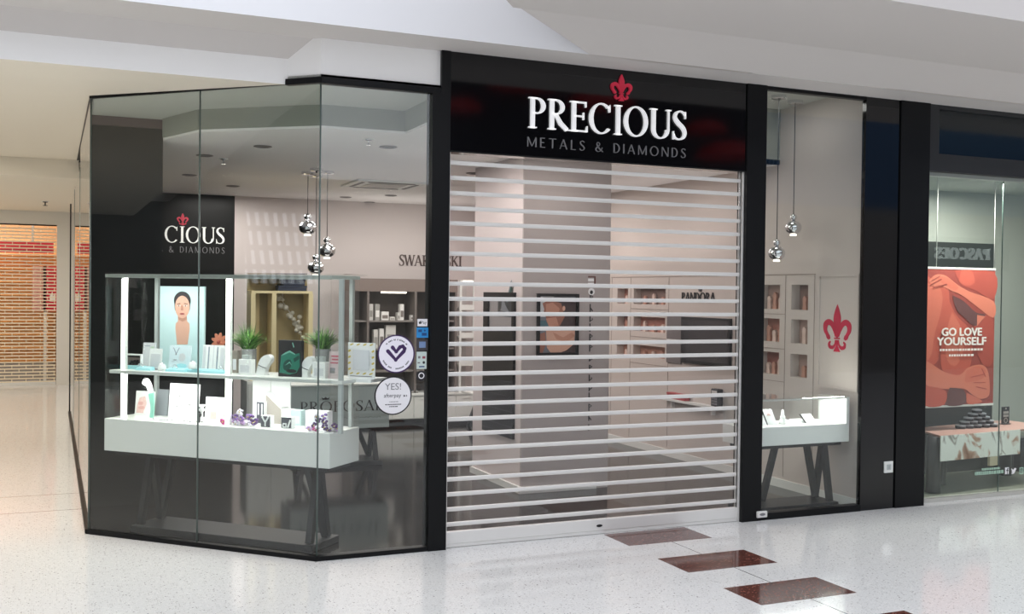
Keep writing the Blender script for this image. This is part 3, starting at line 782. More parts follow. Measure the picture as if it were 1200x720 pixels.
# jewellery frame at the left end
t = put('bracelet_display', 'small white open frame holding a dark bracelet at the left end of the case shelf', 'jewellery stand', 152.5, .28, ZS1)
w = wid(140, 164, 430, .28); h = hgt(152, 415, .28, ZS1)
mb = MB(); mb.box(-w / 2, w / 2, 0, .06, 0, .03, .003); mb.build('base', M_aqua, t)
mb = MB(); mb.box(-w / 2, -w / 2 + .012, .01, .03, .03, h); mb.box(w / 2 - .012, w / 2, .01, .03, .03, h); mb.box(-w / 2 + .012, w / 2 - .012, .01, .03, h - .012, h); mb.build('frame', M_paper, t)
mb = MB(); mb.box(-w / 2 + .04, w / 2 - .02, .034, .04, .03, h - .03); mb.build('backing', mat('taupe_card', (120, 108, 104), .6), t)
mb = MB()
for k in range(10): mb.ball((-w * .1 + k * w * .05, .026, .045 + .022 * math.sin(k * 1.1) ** 2), .011, 10)
mb.build('bracelet', M_dark, t)
c = lean_card('display_card', 'tall narrow white card, the taller of two beside the ring frame', 166, 180, 402, .40, ZS1, M_cardgrey)
on_card(c, 'print', [(M_line, rect(.15, .6, .86, .89)), (mat('print_green', (190, 210, 190), .5), rect(.62, .92, .6, .86))])
c = lean_card('display_card', 'narrow white card in front of a taller card beside the ring frame', 174, 188, 409, .30, ZS1, M_paper)
on_card(c, 'print', [(M_cardgrey, rect(.1, .9, .1, .75)), (M_inkg, rect(.15, .8, .02, .07))])
c = lean_card('display_card', 'wide pale blue necklace card leaning below the portrait panel', 197, 222, 405.5, .30, ZS1, mat('card_ice', (218, 234, 240), .5))
on_card(c, 'necklace', [(M_line, [(.16, .92), (.2, .92), (.34, .68), (.30, .68)]), (M_line, [(.44, .92), (.48, .92), (.34, .68), (.30, .68)]), (M_inkg, ell(.32, .66, .03, .035, 10)), (M_inkg, rect(.22, .36, .42, .45)), (M_line, rect(.15, .28, .36, .38)), (M_aqua, ell(.62, .22, .25, .09, 18)), (M_cardgrey, ell(.62, .55, .16, .16, 18))])
c = lean_card('display_card', 'pair of white bracelet ramps right of the wide necklace card', 236, 263, 405, .34, ZS1, M_paper)
on_card(c, 'chain', [(M_cardgrey, rect(.02, .14, .04, .96)), (M_line, rect(.24, .30, .06, .94)), (M_cardgrey, rect(.46, .5, .0, 1)), (M_line, rect(.62, .68, .06, .94)), (M_cardgrey, rect(.78, .96, .1, .9)), (M_inkg, ell(.65, .75, .03, .03, 8)), (M_inkg, ell(.65, .55, .03, .03, 8))])
# aqua velvet trays with small bracelets
for i, (p0, p1, v, lab) in enumerate(((158, 176, .22, 'first from the left end'), (193, 216, .22, 'under the wide necklace card'), (218, 232, .25, 'left of the bracelet ramps'), (232, 262, .24, 'under the bracelet ramps'))):
    t = put('velvet_tray', 'low aqua velvet jewellery tray on the case shelf, ' + lab, 'jewellery tray', (p0 + p1) / 2, v, ZS1, 'aqua jewellery trays on the case shelf')
    w = wid(p0, p1, 430, v); mb = MB(); mb.hexa([(-w / 2, 0, 0), (w / 2, 0, 0), (w / 2, .06, 0), (-w / 2, .06, 0), (-w / 2 + .008, .006, .018), (w / 2 - .008, .006, .018), (w / 2 - .008, .058, .03), (-w / 2 + .008, .058, .03)]); mb.build('tray', M_aqua, t)
    mb = MB(); n = 12
    for k in range(n):
        a0, a1 = PI * k / n, PI * (k + 1) / n; cx = (-.3 + .2 * i) * w
        mb.tube((cx + .022 * math.cos(a0), .03, .024 + .03 * math.sin(a0)), (cx + .022 * math.cos(a1), .03, .024 + .03 * math.sin(a1)), .0045, n=8)
    mb.build('bangle', M_steel, t)
for i, (px, v, lab) in enumerate(((190, .26, 'small white dome ring stand between two cards on the case shelf'), (226, .23, 'small white dome ring stand just left of the mid glass joint'))):
    t = put('ring_stand', lab, 'ring stand', px, v + (.02 if i else 0), ZS1 if not i else ZS1 + .0, 'dome ring stands')
    t.location.z = ZS1 if not i else ZS1 + .03
    mb = MB(); mb.lathe([(.0, 0), (.034, 0), (.034, .02), (.028, .045), (.014, .06), (0, .063)], n=18); mb.build('dome', M_paper, t)
    mb = MB(); mb.lathe([(.018, .056), (.021, .058), (.021, .062), (.018, .064)], n=18); mb.build('ring', M_steel, t)
# grasses in chrome pots
def grass_pot(label, px, v, seed, pot0, pot1, ytop, spread0, spread1):
    t = put('potted_plant', label, 'plant', px, v, ZS1); rr = random.Random(seed)
    h = hgt(px, 409, v, ZS1); r = wid(pot0, pot1, 430, v) / 2; top = hgt(px, ytop, v, ZS1); sp = wid(spread0, spread1, 400, v) / 2 * 1.35
    mb = MB(); mb.lathe([(0, 0), (r, 0), (r, h), (r * .92, h), (r * .92, h - .02), (0, h - .02)], n=24, smooth=False); mb.build('pot', mat('brushed_pot', (196, 198, 196), .25, metal=.7), t)
    mb = MB(); gm = [mat('grass_%s' % n, c_, .5) for n, c_ in (('dark', (52, 104, 40)), ('mid', (92, 152, 62)), ('light', (150, 196, 104)))]
    for k in range(300):
        mb.use(rr.choice(gm)); a = rr.uniform(0, 2 * PI); q = rr.random() ** .42
        L = (top - h) * rr.uniform(.6, 1.08) * (1 - .22 * q); out = sp * q * rr.uniform(.85, 1.25); b0 = Vector((rr.uniform(-.5, .5) * r, rr.uniform(-.5, .5) * r, h - .02))
        d = Vector((math.cos(a), math.sin(a) * .42, 0)); n_ = Vector((-d.y, d.x, 0)); pts = []
        for j in range(5):
            u = j / 4; pts.append((b0 + d * out * (u ** 1.3) + Vector((0, 0, L * (u - .5 * q * u ** 3))), .013 * (1 - u ** 2) + .001))
        for (p, w0), (p2, w1) in zip(pts, pts[1:]): mb.poly([p - n_ * w0 / 2, p + n_ * w0 / 2, p2 + n_ * w1 / 2, p2 - n_ * w1 / 2])
    mb.build('foliage', None, t, recalc=False)
grass_pot('bushy green grass in a chrome pot, the left plant on the case shelf', 291.5, .44, 3, 284, 299, 369, 271, 314)
grass_pot('bushy green grass in a chrome pot, the right plant at the glass corner joint', 378.5, .42, 8, 370, 386, 371, 355, 399)
# perfume style boxes and cards in front of the pots
def boxy(name, label, p0, p1, ytop, v, dp, m, z=ZS1, cap=None, group=None, cat='gift box'):
    t = put(name, label, cat, (p0 + p1) / 2, v, z, group); w = wid(p0, p1, 430, v); h = hgt((p0 + p1) / 2, ytop, v, z)
    mb = MB(); mb.box(-w / 2, w / 2, 0, dp, 0, h, .003); mb.build('box', m, t)
    mb = MB(); mb.box(-w * .36, w * .36, -.0012, 0, h * .14, h * .62); mb.build('front_label', M_cardgrey, t)
    if cap: mb = MB(); mb.box(-w * .3, w * .3, dp * .2, dp * .8, h, h + cap, .002); mb.build('lid', M_lightgrey, t)
    return t
boxy('gift_box', 'white glass jewellery box with grey lid before the left grass pot', 279.5, 294, 421.5, .26, .06, M_paper, cap=.035)
boxy('gift_box', 'white glass jewellery box with grey lid before the right grass pot', 366, 381, 424.5, .26, .06, M_paper, cap=.04)
boxy('gift_box', 'narrow taupe box beside the right light post of the case', 272, 277.5, 411, .36, .05, mat('taupe_box', (140, 132, 122), .6))
c = lean_card('notice_card', 'pale pink notice card with red lines at the right end of the shelf', 384.5, 400, 412.5, .27, ZS1, mat('card_blush', (206, 186, 186), .5))
on_card(c, 'lettering', [(mat('print_rose', (186, 60, 84), .5), rect(.15, .8, .80, .86)), (mat('print_rose'), rect(.2, .75, .68, .74)), (mat('print_rose'), rect(.12, .7, .56, .61)), (M_inkg, rect(.12, .5, .2, .4))])
# white curved bracelet busts
def bust(label, p0, p1, ytop, v):
    t = put('bracelet_bust', label, 'jewellery stand', (p0 + p1) / 2, v, ZS1, 'white curved bracelet busts'); w = wid(p0, p1, 430, v); h = hgt((p0 + p1) / 2, ytop, v, ZS1)
    P = [(-.5, 0), (.16, 0), (.12, .12), (.16, .30), (.28, .5), (.46, .66), (.5, .82), (.40, .98), (.2, 1.0), (-.02, .93), (-.22, .78), (-.36, .55), (-.45, .28)]
    mb = MB(); mb.prism(smooth_pts([(p[0] * w, p[1] * h) for p in P], 3), 0, .05); mb.build('bust', M_paper, t)
    mb = MB()
    for q in ribbon(smooth_pts([(-.34 * w, .5 * h), (-.1 * w, .42 * h), (.2 * w, .36 * h)], 4), .006): mb.prism(q, -.003, 0)
    mb.build('chain', M_steel, t); return t
bust('white curved bracelet bust left of the green picture box', 300, 317, 416, .28)
bust('white curved bracelet bust right of the green picture box', 351, 366, 418, .28)
# green picture block
v = .27; t = put('picture_block', 'black picture block with teal green swirl standing on the case shelf', 'picture block', 339.5, v, ZS1); w = wid(326, 353, 430, v); h = hgt(339.5, 399, v, ZS1)
mb = MB(); mb.box(-w / 2, w / 2, 0, .04, 0, h, .003); mb.build('block', M_ink, t)
M_teal = mat('print_teal', (44, 122, 104), .4); M_teal2 = mat('print_teal_dark', (24, 72, 64), .4); M_teal3 = mat('print_teal_light', (130, 190, 172), .4)
def cf(pts): return [(-w / 2 + p[0] * w, p[1] * h) for p in pts]
picture('print', [(M_teal, cf([(.06, .1), (.12, .55), (.3, .64), (.5, .7), (.7, .62), (.92, .66), (.94, .3), (.8, .12), (.5, .06)])), (M_teal2, cf(ell(.4, .32, .2, .14, 20, tilt=30))), (M_teal3, cf([(.1, .56), (.3, .66), (.5, .72), (.72, .64), (.74, .6), (.5, .67), (.3, .61)])),
  (M_teal2, cf([(.66, .5), (.9, .6), (.92, .5), (.7, .4)])), (M_ink, cf(ell(.58, .16, .22, .05, 16))), (M_teal3, cf([(.60, .94), (.64, .94), (.70, .82), (.66, .80)])), (M_teal3, cf([(.3, .3), (.5, .42), (.62, .3), (.5, .38)]))], t, -.0006)
# code card: plain centre (the code itself is left out)
v = .40; t = put('notice_card', 'white notice card with yellow leaf border standing by the round stickers', 'notice card', 423.5, v, ZS1); w = wid(408, 440, 430, v); h = hgt(423.5, 402, v, ZS1)
t.location = chl((onV(423.5, 430, v)[0] - .0, v, ZS1)); 
mb = MB(); mb.box(-w * .5, w * .5, 0, .008, .006, h, .002); mb.build('card', M_paper, t)
mb = MB(); mb.box(-w * .55, w * .55, -.03, .05, 0, .006, .002); mb.build('foot', M_paper, t)
M_leaf = mat('print_yellow', (206, 186, 84), .5); L_ = []
for i in range(4):
    for z in (.95, .14): L_.append((M_leaf, cf(ell(.14 + i * .24, z, .075, .022, 10, tilt=18))))
for i in range(4):
    for x in (.07, .93): L_.append((M_leaf, cf(ell(x, .26 + i * .17, .055, .030, 10, tilt=25))))
L_.append((M_inkg, cf(rect(.1, .9, .055, .075)))); L_.append((M_cardgrey, cf(rect(.2, .8, .24, .80))))
picture('print', L_, t, -.0006)
mb = MB(); mb.use(M_paper); mb.box(.1185, .25, .34, .60, ZS0 + .002, ZS1, .002); o = mb.build('side_shelf', M_cab, dc)
xa = onV(297, 460, .545)[0]; xb = onV(341, 460, .545)[0]; xm_ = onV(318, 460, .545)[0]
for a, b in ((xa, xm_ - .003), (xm_ + .003, xb)):
    mb = MB(); mb.box(a, b, .535, .548, ZT, ZS0 - .001); mb.build('back_board', M_paper, dc)

# lower deck
z = ZT
c = lean_card('display_card', 'white card with pink print and teal ribbon on the case floor, left end', 158, 180, 459, .40, z, M_paper)
on_card(c, 'print', [(M_pinkp, [(.08, .1), (.45, .1), (.6, .5), (.5, .8), (.2, .72), (.1, .4)]), (mat('print_blush', (224, 170, 164), .5), ell(.3, .5, .16, .08, 14)), (mat('print_blush'), ell(.35, .32, .18, .07, 14))])
t = put('paper_bird', 'white teal tailed ribbon ornament in front of the left pink card', 'ornament', 171.5, .31, z)
mb = MB(); P = smooth_pts([(-.03, .27, .035), (-.005, .30, .05), (.03, .25, .05), (.05, .17, .045), (.06, .08, .03), (.05, .0, .03)], 5)
for q in ribbon([(p[0], p[1]) for p in P[:14]], [p[2] for p in P[:14]]): mb.use(M_paper).prism(q, 0, .015)
for q in ribbon([(p[0], p[1]) for p in P[13:]], [p[2] for p in P[13:]]): mb.use(M_teal3).prism(q, 0, .015)
mb.build('body', None, t)
c = lean_card('display_card', 'large glowing white card with tiny charms in the middle of the case floor', 197, 231.5, 450.5, .36, z, mat('bright_card', (250, 250, 250), .5))
rr = random.Random(4); on_card(c, 'charms', [((M_ink, M_inkg)[k % 2], ell(rr.uniform(.12, .88), rr.uniform(.3, .85), .022, .018, 8)) for k in range(12)])
c = lean_card('display_card', 'white card with fine pink columns right of the mid glass joint', 240, 262, 466, .34, z, M_paper)
on_card(c, 'print', [(M_cardgrey, rect(.08 + .12 * k, .12 + .12 * k, .12, .92)) for k in range(7)] + [(M_pinkp, rect(.3, .62, .1, .4))])
for i, (p0, p1, lab) in enumerate(((180, 196, 'small mid grey card behind the case floor, left'), (213, 232, 'small pale grey card behind the large charm card'))):
    if i == 0: lean_card('display_card', 'grey card standing behind between the pink card and the charm card', p0 + 3, p1, 457, .47, z, mat('card_grey', (150, 154, 160), .5))
t = put('ring_stand', 'small white bow shaped ring stand left of the pink columned card', 'ring stand', 237, .27, z)
mb = MB(); mb.lathe([(0, 0), (.03, 0), (.03, .01), (.012, .02), (.010, .08), (.03, .10), (.012, .115), (.03, .14), (0, .142)], n=14); mb.build('stand', M_paper, t)
mb = MB(); mb.ball((0, -.03, .06), .018, 12); mb.tube((0, -.03, .0), (0, -.03, .045), .006); mb.build('ring', M_dark, t)
for i in range(2):
    pass
# scatter of rings on the floor of the case
rr = random.Random(12)
for i in range(9):
    px = 182 + i * 7.2 + rr.uniform(-1, 1); v = .20 + rr.uniform(0, .07)
    t = put('ring', 'small silver ring lying on the bright floor of the display case', 'ring', px, v, z, 'loose silver rings on the case floor')
    mb = MB(); n = 14; r = .016
    for k in range(n):
        a0, a1 = 2 * PI * k / n, 2 * PI * (k + 1) / n; mb.tube((r * math.cos(a0), r * math.sin(a0), .0036), (r * math.cos(a1), r * math.sin(a1), .0036), .0034, n=6)
    mb.build('band', M_steel, t)
    mb = MB(); mb.ball((0, -r, .008), .005, 8); mb.build('stone', M_inkg, t)
# silk blossoms
def blossoms(label, px, v, cols, pts, seed):
    t = put('flower_spray', label, 'flowers', px, v, z); rr = random.Random(seed); o0 = onV(px, 430, v)[0]
    for (qx, qy, ci) in pts:
        q = onV(qx, qy, v); cx, cz = q[0] - o0, max(q[2] - z, .012); mb = MB(); mb.use(cols[ci]); dy = rr.uniform(-.03, .04)
        for k in range(5):
            a = 2 * PI * k / 5 + rr.random(); 
            mb.lathe([(0, 0), (.010, .004), (.013, .012), (.006, .02), (0, .022)], (cx + .016 * math.cos(a), dy + .008 * math.sin(a * 2), max(0, cz + .016 * math.sin(a) - .01)), 8)
        mb.use(M_leaf).ball((cx, dy - .008, cz), .006, 8); mb.build('blossom', None, t)
FM = [mat('petal_magenta', (196, 70, 142), .6), mat('petal_violet', (142, 106, 176), .6), mat('petal_white', (240, 232, 244), .6), mat('petal_purple', (88, 48, 112), .6), mat('petal_lilac', (206, 170, 220), .6)]
blossoms('pink and lilac silk blossoms spread on the case floor right of centre', 276, .24, FM,
  [(261, 497, 0), (264, 494, 0), (267, 492, 0), (270, 489, 1), (274, 491, 1), (272, 495, 0), (278, 489, 1), (281, 486, 2), (284, 483, 2), (276, 495, 4), (281, 493, 4), (285, 491, 1), (289, 490, 1), (293, 489, 1), (279, 499, 2), (284, 498, 4), (289, 499, 2), (268, 498, 3), (297, 490, 3), (295, 496, 1), (301, 494, 3)], 5)
blossoms('purple and white silk blossoms in the right corner of the case', 376, .21, FM,
  [(366, 505, 3), (368, 499, 3), (371, 493, 3), (369, 489, 2), (374, 503, 2), (379, 495, 3), (381, 501, 3), (378, 489, 1), (384, 507, 3), (363, 503, 4), (387, 503, 2), (391, 500, 3), (372, 507, 0), (389, 507, 2), (394, 503, 4)], 6)
# necklace cards in the right half
def neck_card(label, p0, p1, ytop, v, mode):
    t = put('necklace_block', label, 'jewellery stand', (p0 + p1) / 2, v, z, 'charcoal necklace blocks'); w = wid(p0, p1, 480, v); h = hgt((p0 + p1) / 2, ytop, v, z)
    mb = MB(); mb.box(-w / 2, w / 2, 0, .05, 0, h, .002); mb.build('block', M_paper, t)
    mb = MB(); mb.box(-w / 2 + .004, w / 2 - .004, -.004, 0, .004, h - .004); mb.build('pad', mat('pad_charcoal', (72, 72, 82), .7), t)
    mb = MB()
    if mode == 'Y': S_ = [[(-.34, .92), (0, .45), (0, .1)], [(.34, .92), (0, .45)]]
    elif mode == 'b': S_ = [[(-.3, .34), (-.3, .12), (.0, .12), (0, .4), (-.3, .4)], [(.15, .1), (.4, .75)]]
    else: S_ = [[(-.2, .9), (-.2, .4)], [(.25, .9), (.25, .25)]]
    for s_ in S_:
        for q in ribbon([(p[0] * w, p[1] * h) for p in s_], .012): mb.prism(q, -.008, -.004)
    mb.build('chain', M_paper, t)
neck_card('charcoal pad with white Y shaped necklace near the front of the case', 306, 317.5, 487.5, .22, 'Y')
neck_card('charcoal pad with white square pendant, right of the Y necklace', 330, 342.5, 489, .24, 'b')
neck_card('charcoal pad with two thin chains standing behind the Y necklace', 301, 310, 471, .40, 'c')
t = put('ramp_stand', 'white wedge ramp stand with taupe side at the back of the case', 'jewellery stand', 321, .44, z); w = wid(312, 330, 480, .44)
mb = MB(); mb.prism([(-w / 2, 0), (w / 2, 0), (w / 2, .12), (-w / 2, .24)], 0, .1); mb.build('wedge', mat('wedge_taupe', (168, 160, 152), .6), t)
mb = MB(); mb.hexa([(-w / 2 - .006, -.006, .238), (-w / 2 - .006, .106, .238), (-w / 2 - .006, .106, .25), (-w / 2 - .006, -.006, .25), (w / 2, -.006, .12), (w / 2, .106, .12), (w / 2, .106, .134), (w / 2, -.006, .134)]); mb.build('top_pad', M_paper, t)
boxy('gift_box', 'white cube jewellery box at the back of the case floor', 330, 341, 480, .42, .07, M_paper, z=z)
boxy('gift_box', 'clear pale teal box just left of the purple blossoms', 341.5, 353, 481, .40, .07, mat('pale_teal', (190, 214, 212), .4), z=z)
boxy('gift_box', 'white box with violet print behind the purple blossoms', 358, 384, 482, .42, .08, mat('white_violet', (238, 234, 242), .5), z=z)
# orange flower ornament behind the bracelet ramps
v = .515; t = put('paper_flower', 'small dusty orange paper flower behind the bracelet ramps', 'ornament', 257, v, ZS1)
zz = hgt(257, 401, v, ZS1); M_or = mat('dusty_orange', (184, 112, 86), .6)
mb = MB()
for k in range(9):
    a = 2 * PI * k / 9; mb.prism(ell(.04 * math.cos(a), zz + .04 * math.sin(a), .04, .016, 12, tilt=math.degrees(a)), -.004 - .001 * k, .002)
mb.build('petals', M_or, t)
mb = MB(); mb.ball((0, -.014, zz), .016, 10); mb.build('centre', mat('flower_red', (150, 60, 50), .6), t)
mb = MB(); mb.tube((0, .004, 0), (0, .004, zz), .004); mb.build('stem', M_dark, t)
# ------------------------------------------------------------------ interior signs
SY = BW - .004
t = thing('shop_sign', 'small shop name sign with crimson lily on the black back wall behind the display case', 'sign', (0, SY, 2.5))
c0 = onY(192.5, 275, SY).x; c1 = onY(263.5, 275, SY).x; zb_ = onY(228, 285, SY).z - 2.5; zt_ = onY(228, 266, SY).z - 2.5
g_all, w_all = caps_text('PRECIOUS', W=.145, w=.05, sf=.07, track=.045); g_pre, w_pre = caps_text('PRE', W=.145, w=.05, sf=.07, track=.045)
k_ = (c1 - c0) / (w_all - w_pre - .03); xl = c1 - w_all * k_
mb = MB(); put_text(mb, 'CIOUS', c0, c1, zb_, zt_, -.014, 0, W=.145, w=.05, sf=.07, track=.045); put_text(mb, 'PRE', xl - .035, c0 - .05, zb_, zt_, -.014, 0, W=.145, w=.05, sf=.07, track=.045); mb.build('lettering', mat('wall_letter_white', (236, 236, 232), .4, emit=(240, 240, 236), es=.25), t)
mb = MB(); put_text(mb, 'METALS & DIAMONDS', xl, c1, onY(228, 296.5, SY).z - 2.5, onY(228, 289.5, SY).z - 2.5, -.008, 0, W=.10, w=.06, sf=0, track=.34); mb.build('lettering', M_silver, t)
q0 = onY(214, 264, SY); q1 = onY(214, 250, SY); mb = MB(); put_polys(mb, fleur_polys(), q0.x, q0.z - 2.5, .15, (q1.z - q0.z) / 1.38, -.012, 0); mb.build('emblem', M_crims2, t)
a = onY(467.5, 306, BW); b = onY(541, 306, BW); zt_ = onY(500, 299.5, BW).z; zb_ = onY(500, 312, BW).z
t = thing('brand_lettering', 'dark brown serif lettering on the blush back wall, partly behind the black pillar', 'lettering', ((a.x + b.x) / 2, BW, zb_))
mb = MB(); put_text(mb, 'SWAROVSKI', -(b.x - a.x) / 2, (b.x - a.x) / 2, 0, zt_ - zb_, -.014, .002, W=.17, w=.08, sf=.07, track=.02); mb.build('lettering', mat('brown_letters', (84, 66, 62), .5), t)
# ------------------------------------------------------------------ wall units at the back
BY = 7.25
def bx(px): return onY(px, 440, BY).x
M_recess = mat('recess_taupe', (92, 84, 80), .6); M_recess2 = mat('recess_brown', (120, 106, 100), .6)
ux0, ux1 = bx(414), bx(538)
def zB(py, px=470): return onY(px, py, BY).z
t = thing('shelving_unit', 'dark taupe wall shelving with a brown header on the blush back wall', 'shelving', ((ux0 + ux1) / 2, BY, 0)); hw = (ux1 - ux0) / 2; OX = (ux0 + ux1) / 2
zc = zB(463)
mb = MB(); mb.box(-hw, hw, .55, .58, zc + .01, zB(327)); mb.build('back_panel', M_recess, t)
mb = MB(); mb.box(-hw, hw, .10, .549, zB(342), zB(327)); mb.build('header', M_recess2, t)
shz = [zB(377), zB(410), zB(436)]
for z in shz:
    mb = MB(); mb.box(-hw + .03, hw - .03, .14, .545, z - .012, z + .012); mb.build('shelf', mat('shelf_grey', (128, 122, 118), .5), t)
for px in (416, 433, 489, 527, 536.5):
    x = bx(px) - OX; mb = MB(); mb.box(x - .016, x + .016, .10, .545, zc + .01, zB(342)); mb.build('upright', mat('upright_grey', (112, 104, 100), .5), t)
mb = MB(); mb.box(bx(449) - OX, bx(478) - OX, .11, .16, zB(344), zB(342) - .001); mb.build('light_strip', mat('warm_strip', (255, 246, 236), .4, emit=(255, 240, 224), es=3.), t)
M_bx = [mat('box_%d' % i, c, .6) for i, c in enumerate(((206, 204, 200), (150, 148, 144), (226, 224, 222), (120, 112, 108)))]
BLABS = {}
def shelf_box(px0, px1, ytop, shelf, mi, label):
    z = shelf + .0125; x = (bx(px0) + bx(px1)) / 2; w = bx(px1) - bx(px0); h = max(.05, zB(ytop) - z + .0)
    t = thing('jewellery_box', label, 'box', (x, BY + .2, z), 0, 'small boxes on the back wall shelving')
    mb = MB(); mb.box(-w / 2, w / 2, 0, .10, 0, h, .003); mb.build('box', M_bx[mi], t)
    mb = MB(); mb.box(-w * .38, w * .38, -.0012, 0, h * .2, h * .6); mb.build('front_label', M_bx[(mi + 1) % 4], t)
for d in ((436.5, 441, 357, 0, 0, 'tall pale box at the left end of the top back shelf'), (443.5, 449, 357, 0, 1, 'tall grey box second from the left on the top back shelf'), (451, 459.5, 366, 0, 2, 'low white box on the top back shelf beside tall boxes'),
          (473, 477.5, 357, 0, 2, 'tall white box towards the right of the top back shelf'), (470, 472.8, 367, 0, 0, 'short pale box leaning beside the tall right box'), (486, 488.2, 370, 0, 2, 'tiny white box at the right end of top back shelf'), (461, 467, 373, 0, 0, 'flat pale box in the middle of the top back shelf'),
          (442, 447, 387, 1, 0, 'tall pale box on the middle back shelf, left'), (449, 454, 386, 1, 2, 'tall white box on the middle back shelf'), (456.5, 468, 382, 1, 0, 'wide pale box on the middle back shelf above the heart sticker'),
          (518, 525, 395, 1, 3, 'dark box on the shelf just right of the black pillar')):
    shelf_box(d[0], d[1], d[2], shz[d[3]], d[4], d[5])
cx0, cx1 = bx(408), bx(558)
t = thing('drawer_unit', 'long low white drawer unit under the back wall shelving', 'cabinet', ((cx0 + cx1) / 2, BY, 0)); hw = (cx1 - cx0) / 2; OX = (cx0 + cx1) / 2
mb = MB(); mb.box(-hw, hw, .0, .80, .09, zc - .02); mb.build('carcass', M_cab, t)
mb = MB(); mb.box(-hw - .01, hw + .01, -.03, .82, zc - .02, zc + .01, .003); mb.build('worktop', M_cab, t)
mb = MB(); mb.box(-hw + .03, hw - .03, .06, .78, .004, .089); mb.build('kick_board', M_dark, t)
n = 6
for i in range(n):
    a = -hw + 2 * hw * i / n; b = -hw + 2 * hw * (i + 1) / n; mb = MB(); mb.box(a + .005, b - .005, -.018, -.001, .10, zc - .03, .003); d_ = mb.build('drawer', M_cab, t)
    mb = MB(); mb.box((a + b) / 2 - .06, (a + b) / 2 + .06, -.026, -.0185, zc - .075, zc - .065); mb.build('handle', M_alu, d_)
for i, (px, v) in enumerate(((470, 0), (486, 1), (522, 2), (531, 0), (545, 1))):
    t = thing('counter_tray', 'small grey jewellery tray on the white drawer unit, ' + ('leftmost of five', 'just left of the black pillar', 'first right of the black pillar', 'second right of the black pillar', 'nearest the tall vitrine')[i], 'jewellery tray', (bx(px), BY + .1, zc + .0105), 0, 'jewellery trays on the back drawer unit')
    mb = MB(); mb.box(-.09, .09, 0, .14, 0, .03, .004); mb.build('tray', M_bx[1], t)
    mb = MB(); 
    for k in range(4): mb.box(-.075 + k * .04, -.048 + k * .04, .02, .1, .0305, .045)
    mb.build('pads', M_dark, t)
# white tall vitrine at the right end
x0, x1 = bx(539.5), bx(557.5)
t = thing('tall_vitrine', 'narrow tall white glass cabinet at the right end of the back shelving', 'cabinet', ((x0 + x1) / 2, BY + .05, zc + .0105)); hw = (x1 - x0) / 2; hh = zB(328) - zc
mb = MB(); holes_panel(mb, -hw, hw, 0, hh, 0, .03, [(-hw + .03, hw - .03, .05 + hh * k / 4, hh * (k + 1) / 4 - .03) for k in range(4)]); mb.build('door_frame', M_cab, t)
mb = MB(); mb.box(-hw, hw, .38, .42, 0, hh); mb.build('back_panel', mat('vitrine_back', (196, 190, 188), .5), t)
for k in range(1, 4): mb = MB(); mb.box(-hw + .01, hw - .01, .035, .375, hh * k / 4 - .02, hh * k / 4); mb.build('shelf', M_cab, t)
mb = MB(); mb.box(-hw + .05, hw - .05, -.012, -.001, hh - .03, hh - .012); mb.build('light_strip', mat('warm_strip'), t)
# slanted black leg stand by the drawer unit
t = thing('trestle_stand', 'black slanted trestle legs at the right end of the white drawer unit', 'trestle', (onY(559, 480, 6.6).x, 6.6, 0.004))
for s_ in (-1, 1):
    mb = MB(); mb.bar((-.05, .22 * s_, 0.0), (.06, .05 * s_, .50), .05, .05, up=(1, 0, 0)); mb.build('leg', M_dark, t)
mb = MB(); mb.box(-.14, .14, -.3, .3, .50, .53, .003); mb.build('top', M_cab, t)
# gold display cabinet behind the corner case
GYp = 5.6
def gx(px): return onY(px, 400, GYp).x
def gz(py): return onY(320, py, GYp).z
M_gold = mat('gold_paint', (206, 186, 140), .4, metal=.1); M_gold2 = mat('gold_back', (166, 150, 108), .5); M_goldl = mat('gold_trim', (238, 222, 176), .4)
g0, g1 = gx(294.5), gx(366)
t = thing('gold_cabinet', 'gold framed open display cabinet standing behind the corner case', 'cabinet', ((g0 + g1) / 2, GYp, 0)); hw = (g1 - g0) / 2; OX = (g0 + g1) / 2; zb = gz(446)
mb = MB(); mb.box(-hw, hw, .32, .36, zb, gz(323)); mb.build('back_panel', M_gold2, t)
mb = MB(); mb.box(-hw, hw, -.0, .319, gz(344), gz(341)); mb.box(-hw, hw, 0, .319, gz(323) - .03, gz(323)); mb.build('shelf', M_goldl, t)
for px in (296.5, 321, 364): x = gx(px) - OX; mb = MB(); mb.box(x - .028, x + .028, 0, .319, zb, gz(344) - .001); mb.build('upright', M_goldl, t)
x = gx(305) - OX; mb = MB(); mb.box(x - .03, x + .03, .25, .319, zb, gz(344) - .001); mb.build('inner_rib', M_gold, t)
mb = MB(); mb.box(-hw - .06, hw + .06, -.06, .40, .09, zb - .001, .004); mb.build('base', M_cab, t)
mb = MB(); mb.box(-hw, hw, 0, .36, .004, .089); mb.build('kick_board', M_dark, t)
for s_ in (-1, 0, 1):
    mb = MB(); w3 = (2 * hw + .1) / 3; mb.box(s_ * w3 - w3 / 2 + .005, s_ * w3 + w3 / 2 - .005, -.078, -.0605, .11, zb - .03, .003); d_ = mb.build('door', M_cab, t)
    mb = MB(); mb.tube((s_ * w3 + w3 * .38, -.10, zb * .55), (s_ * w3 + w3 * .38, -.10, zb * .75), .006); mb.tube((s_ * w3 + w3 * .38, -.10, zb * .65), (s_ * w3 + w3 * .38, -.078, zb * .65), .005); mb.build('handle', M_alu, d_)
M_navy = mat('navy_box', (44, 54, 80), .5)
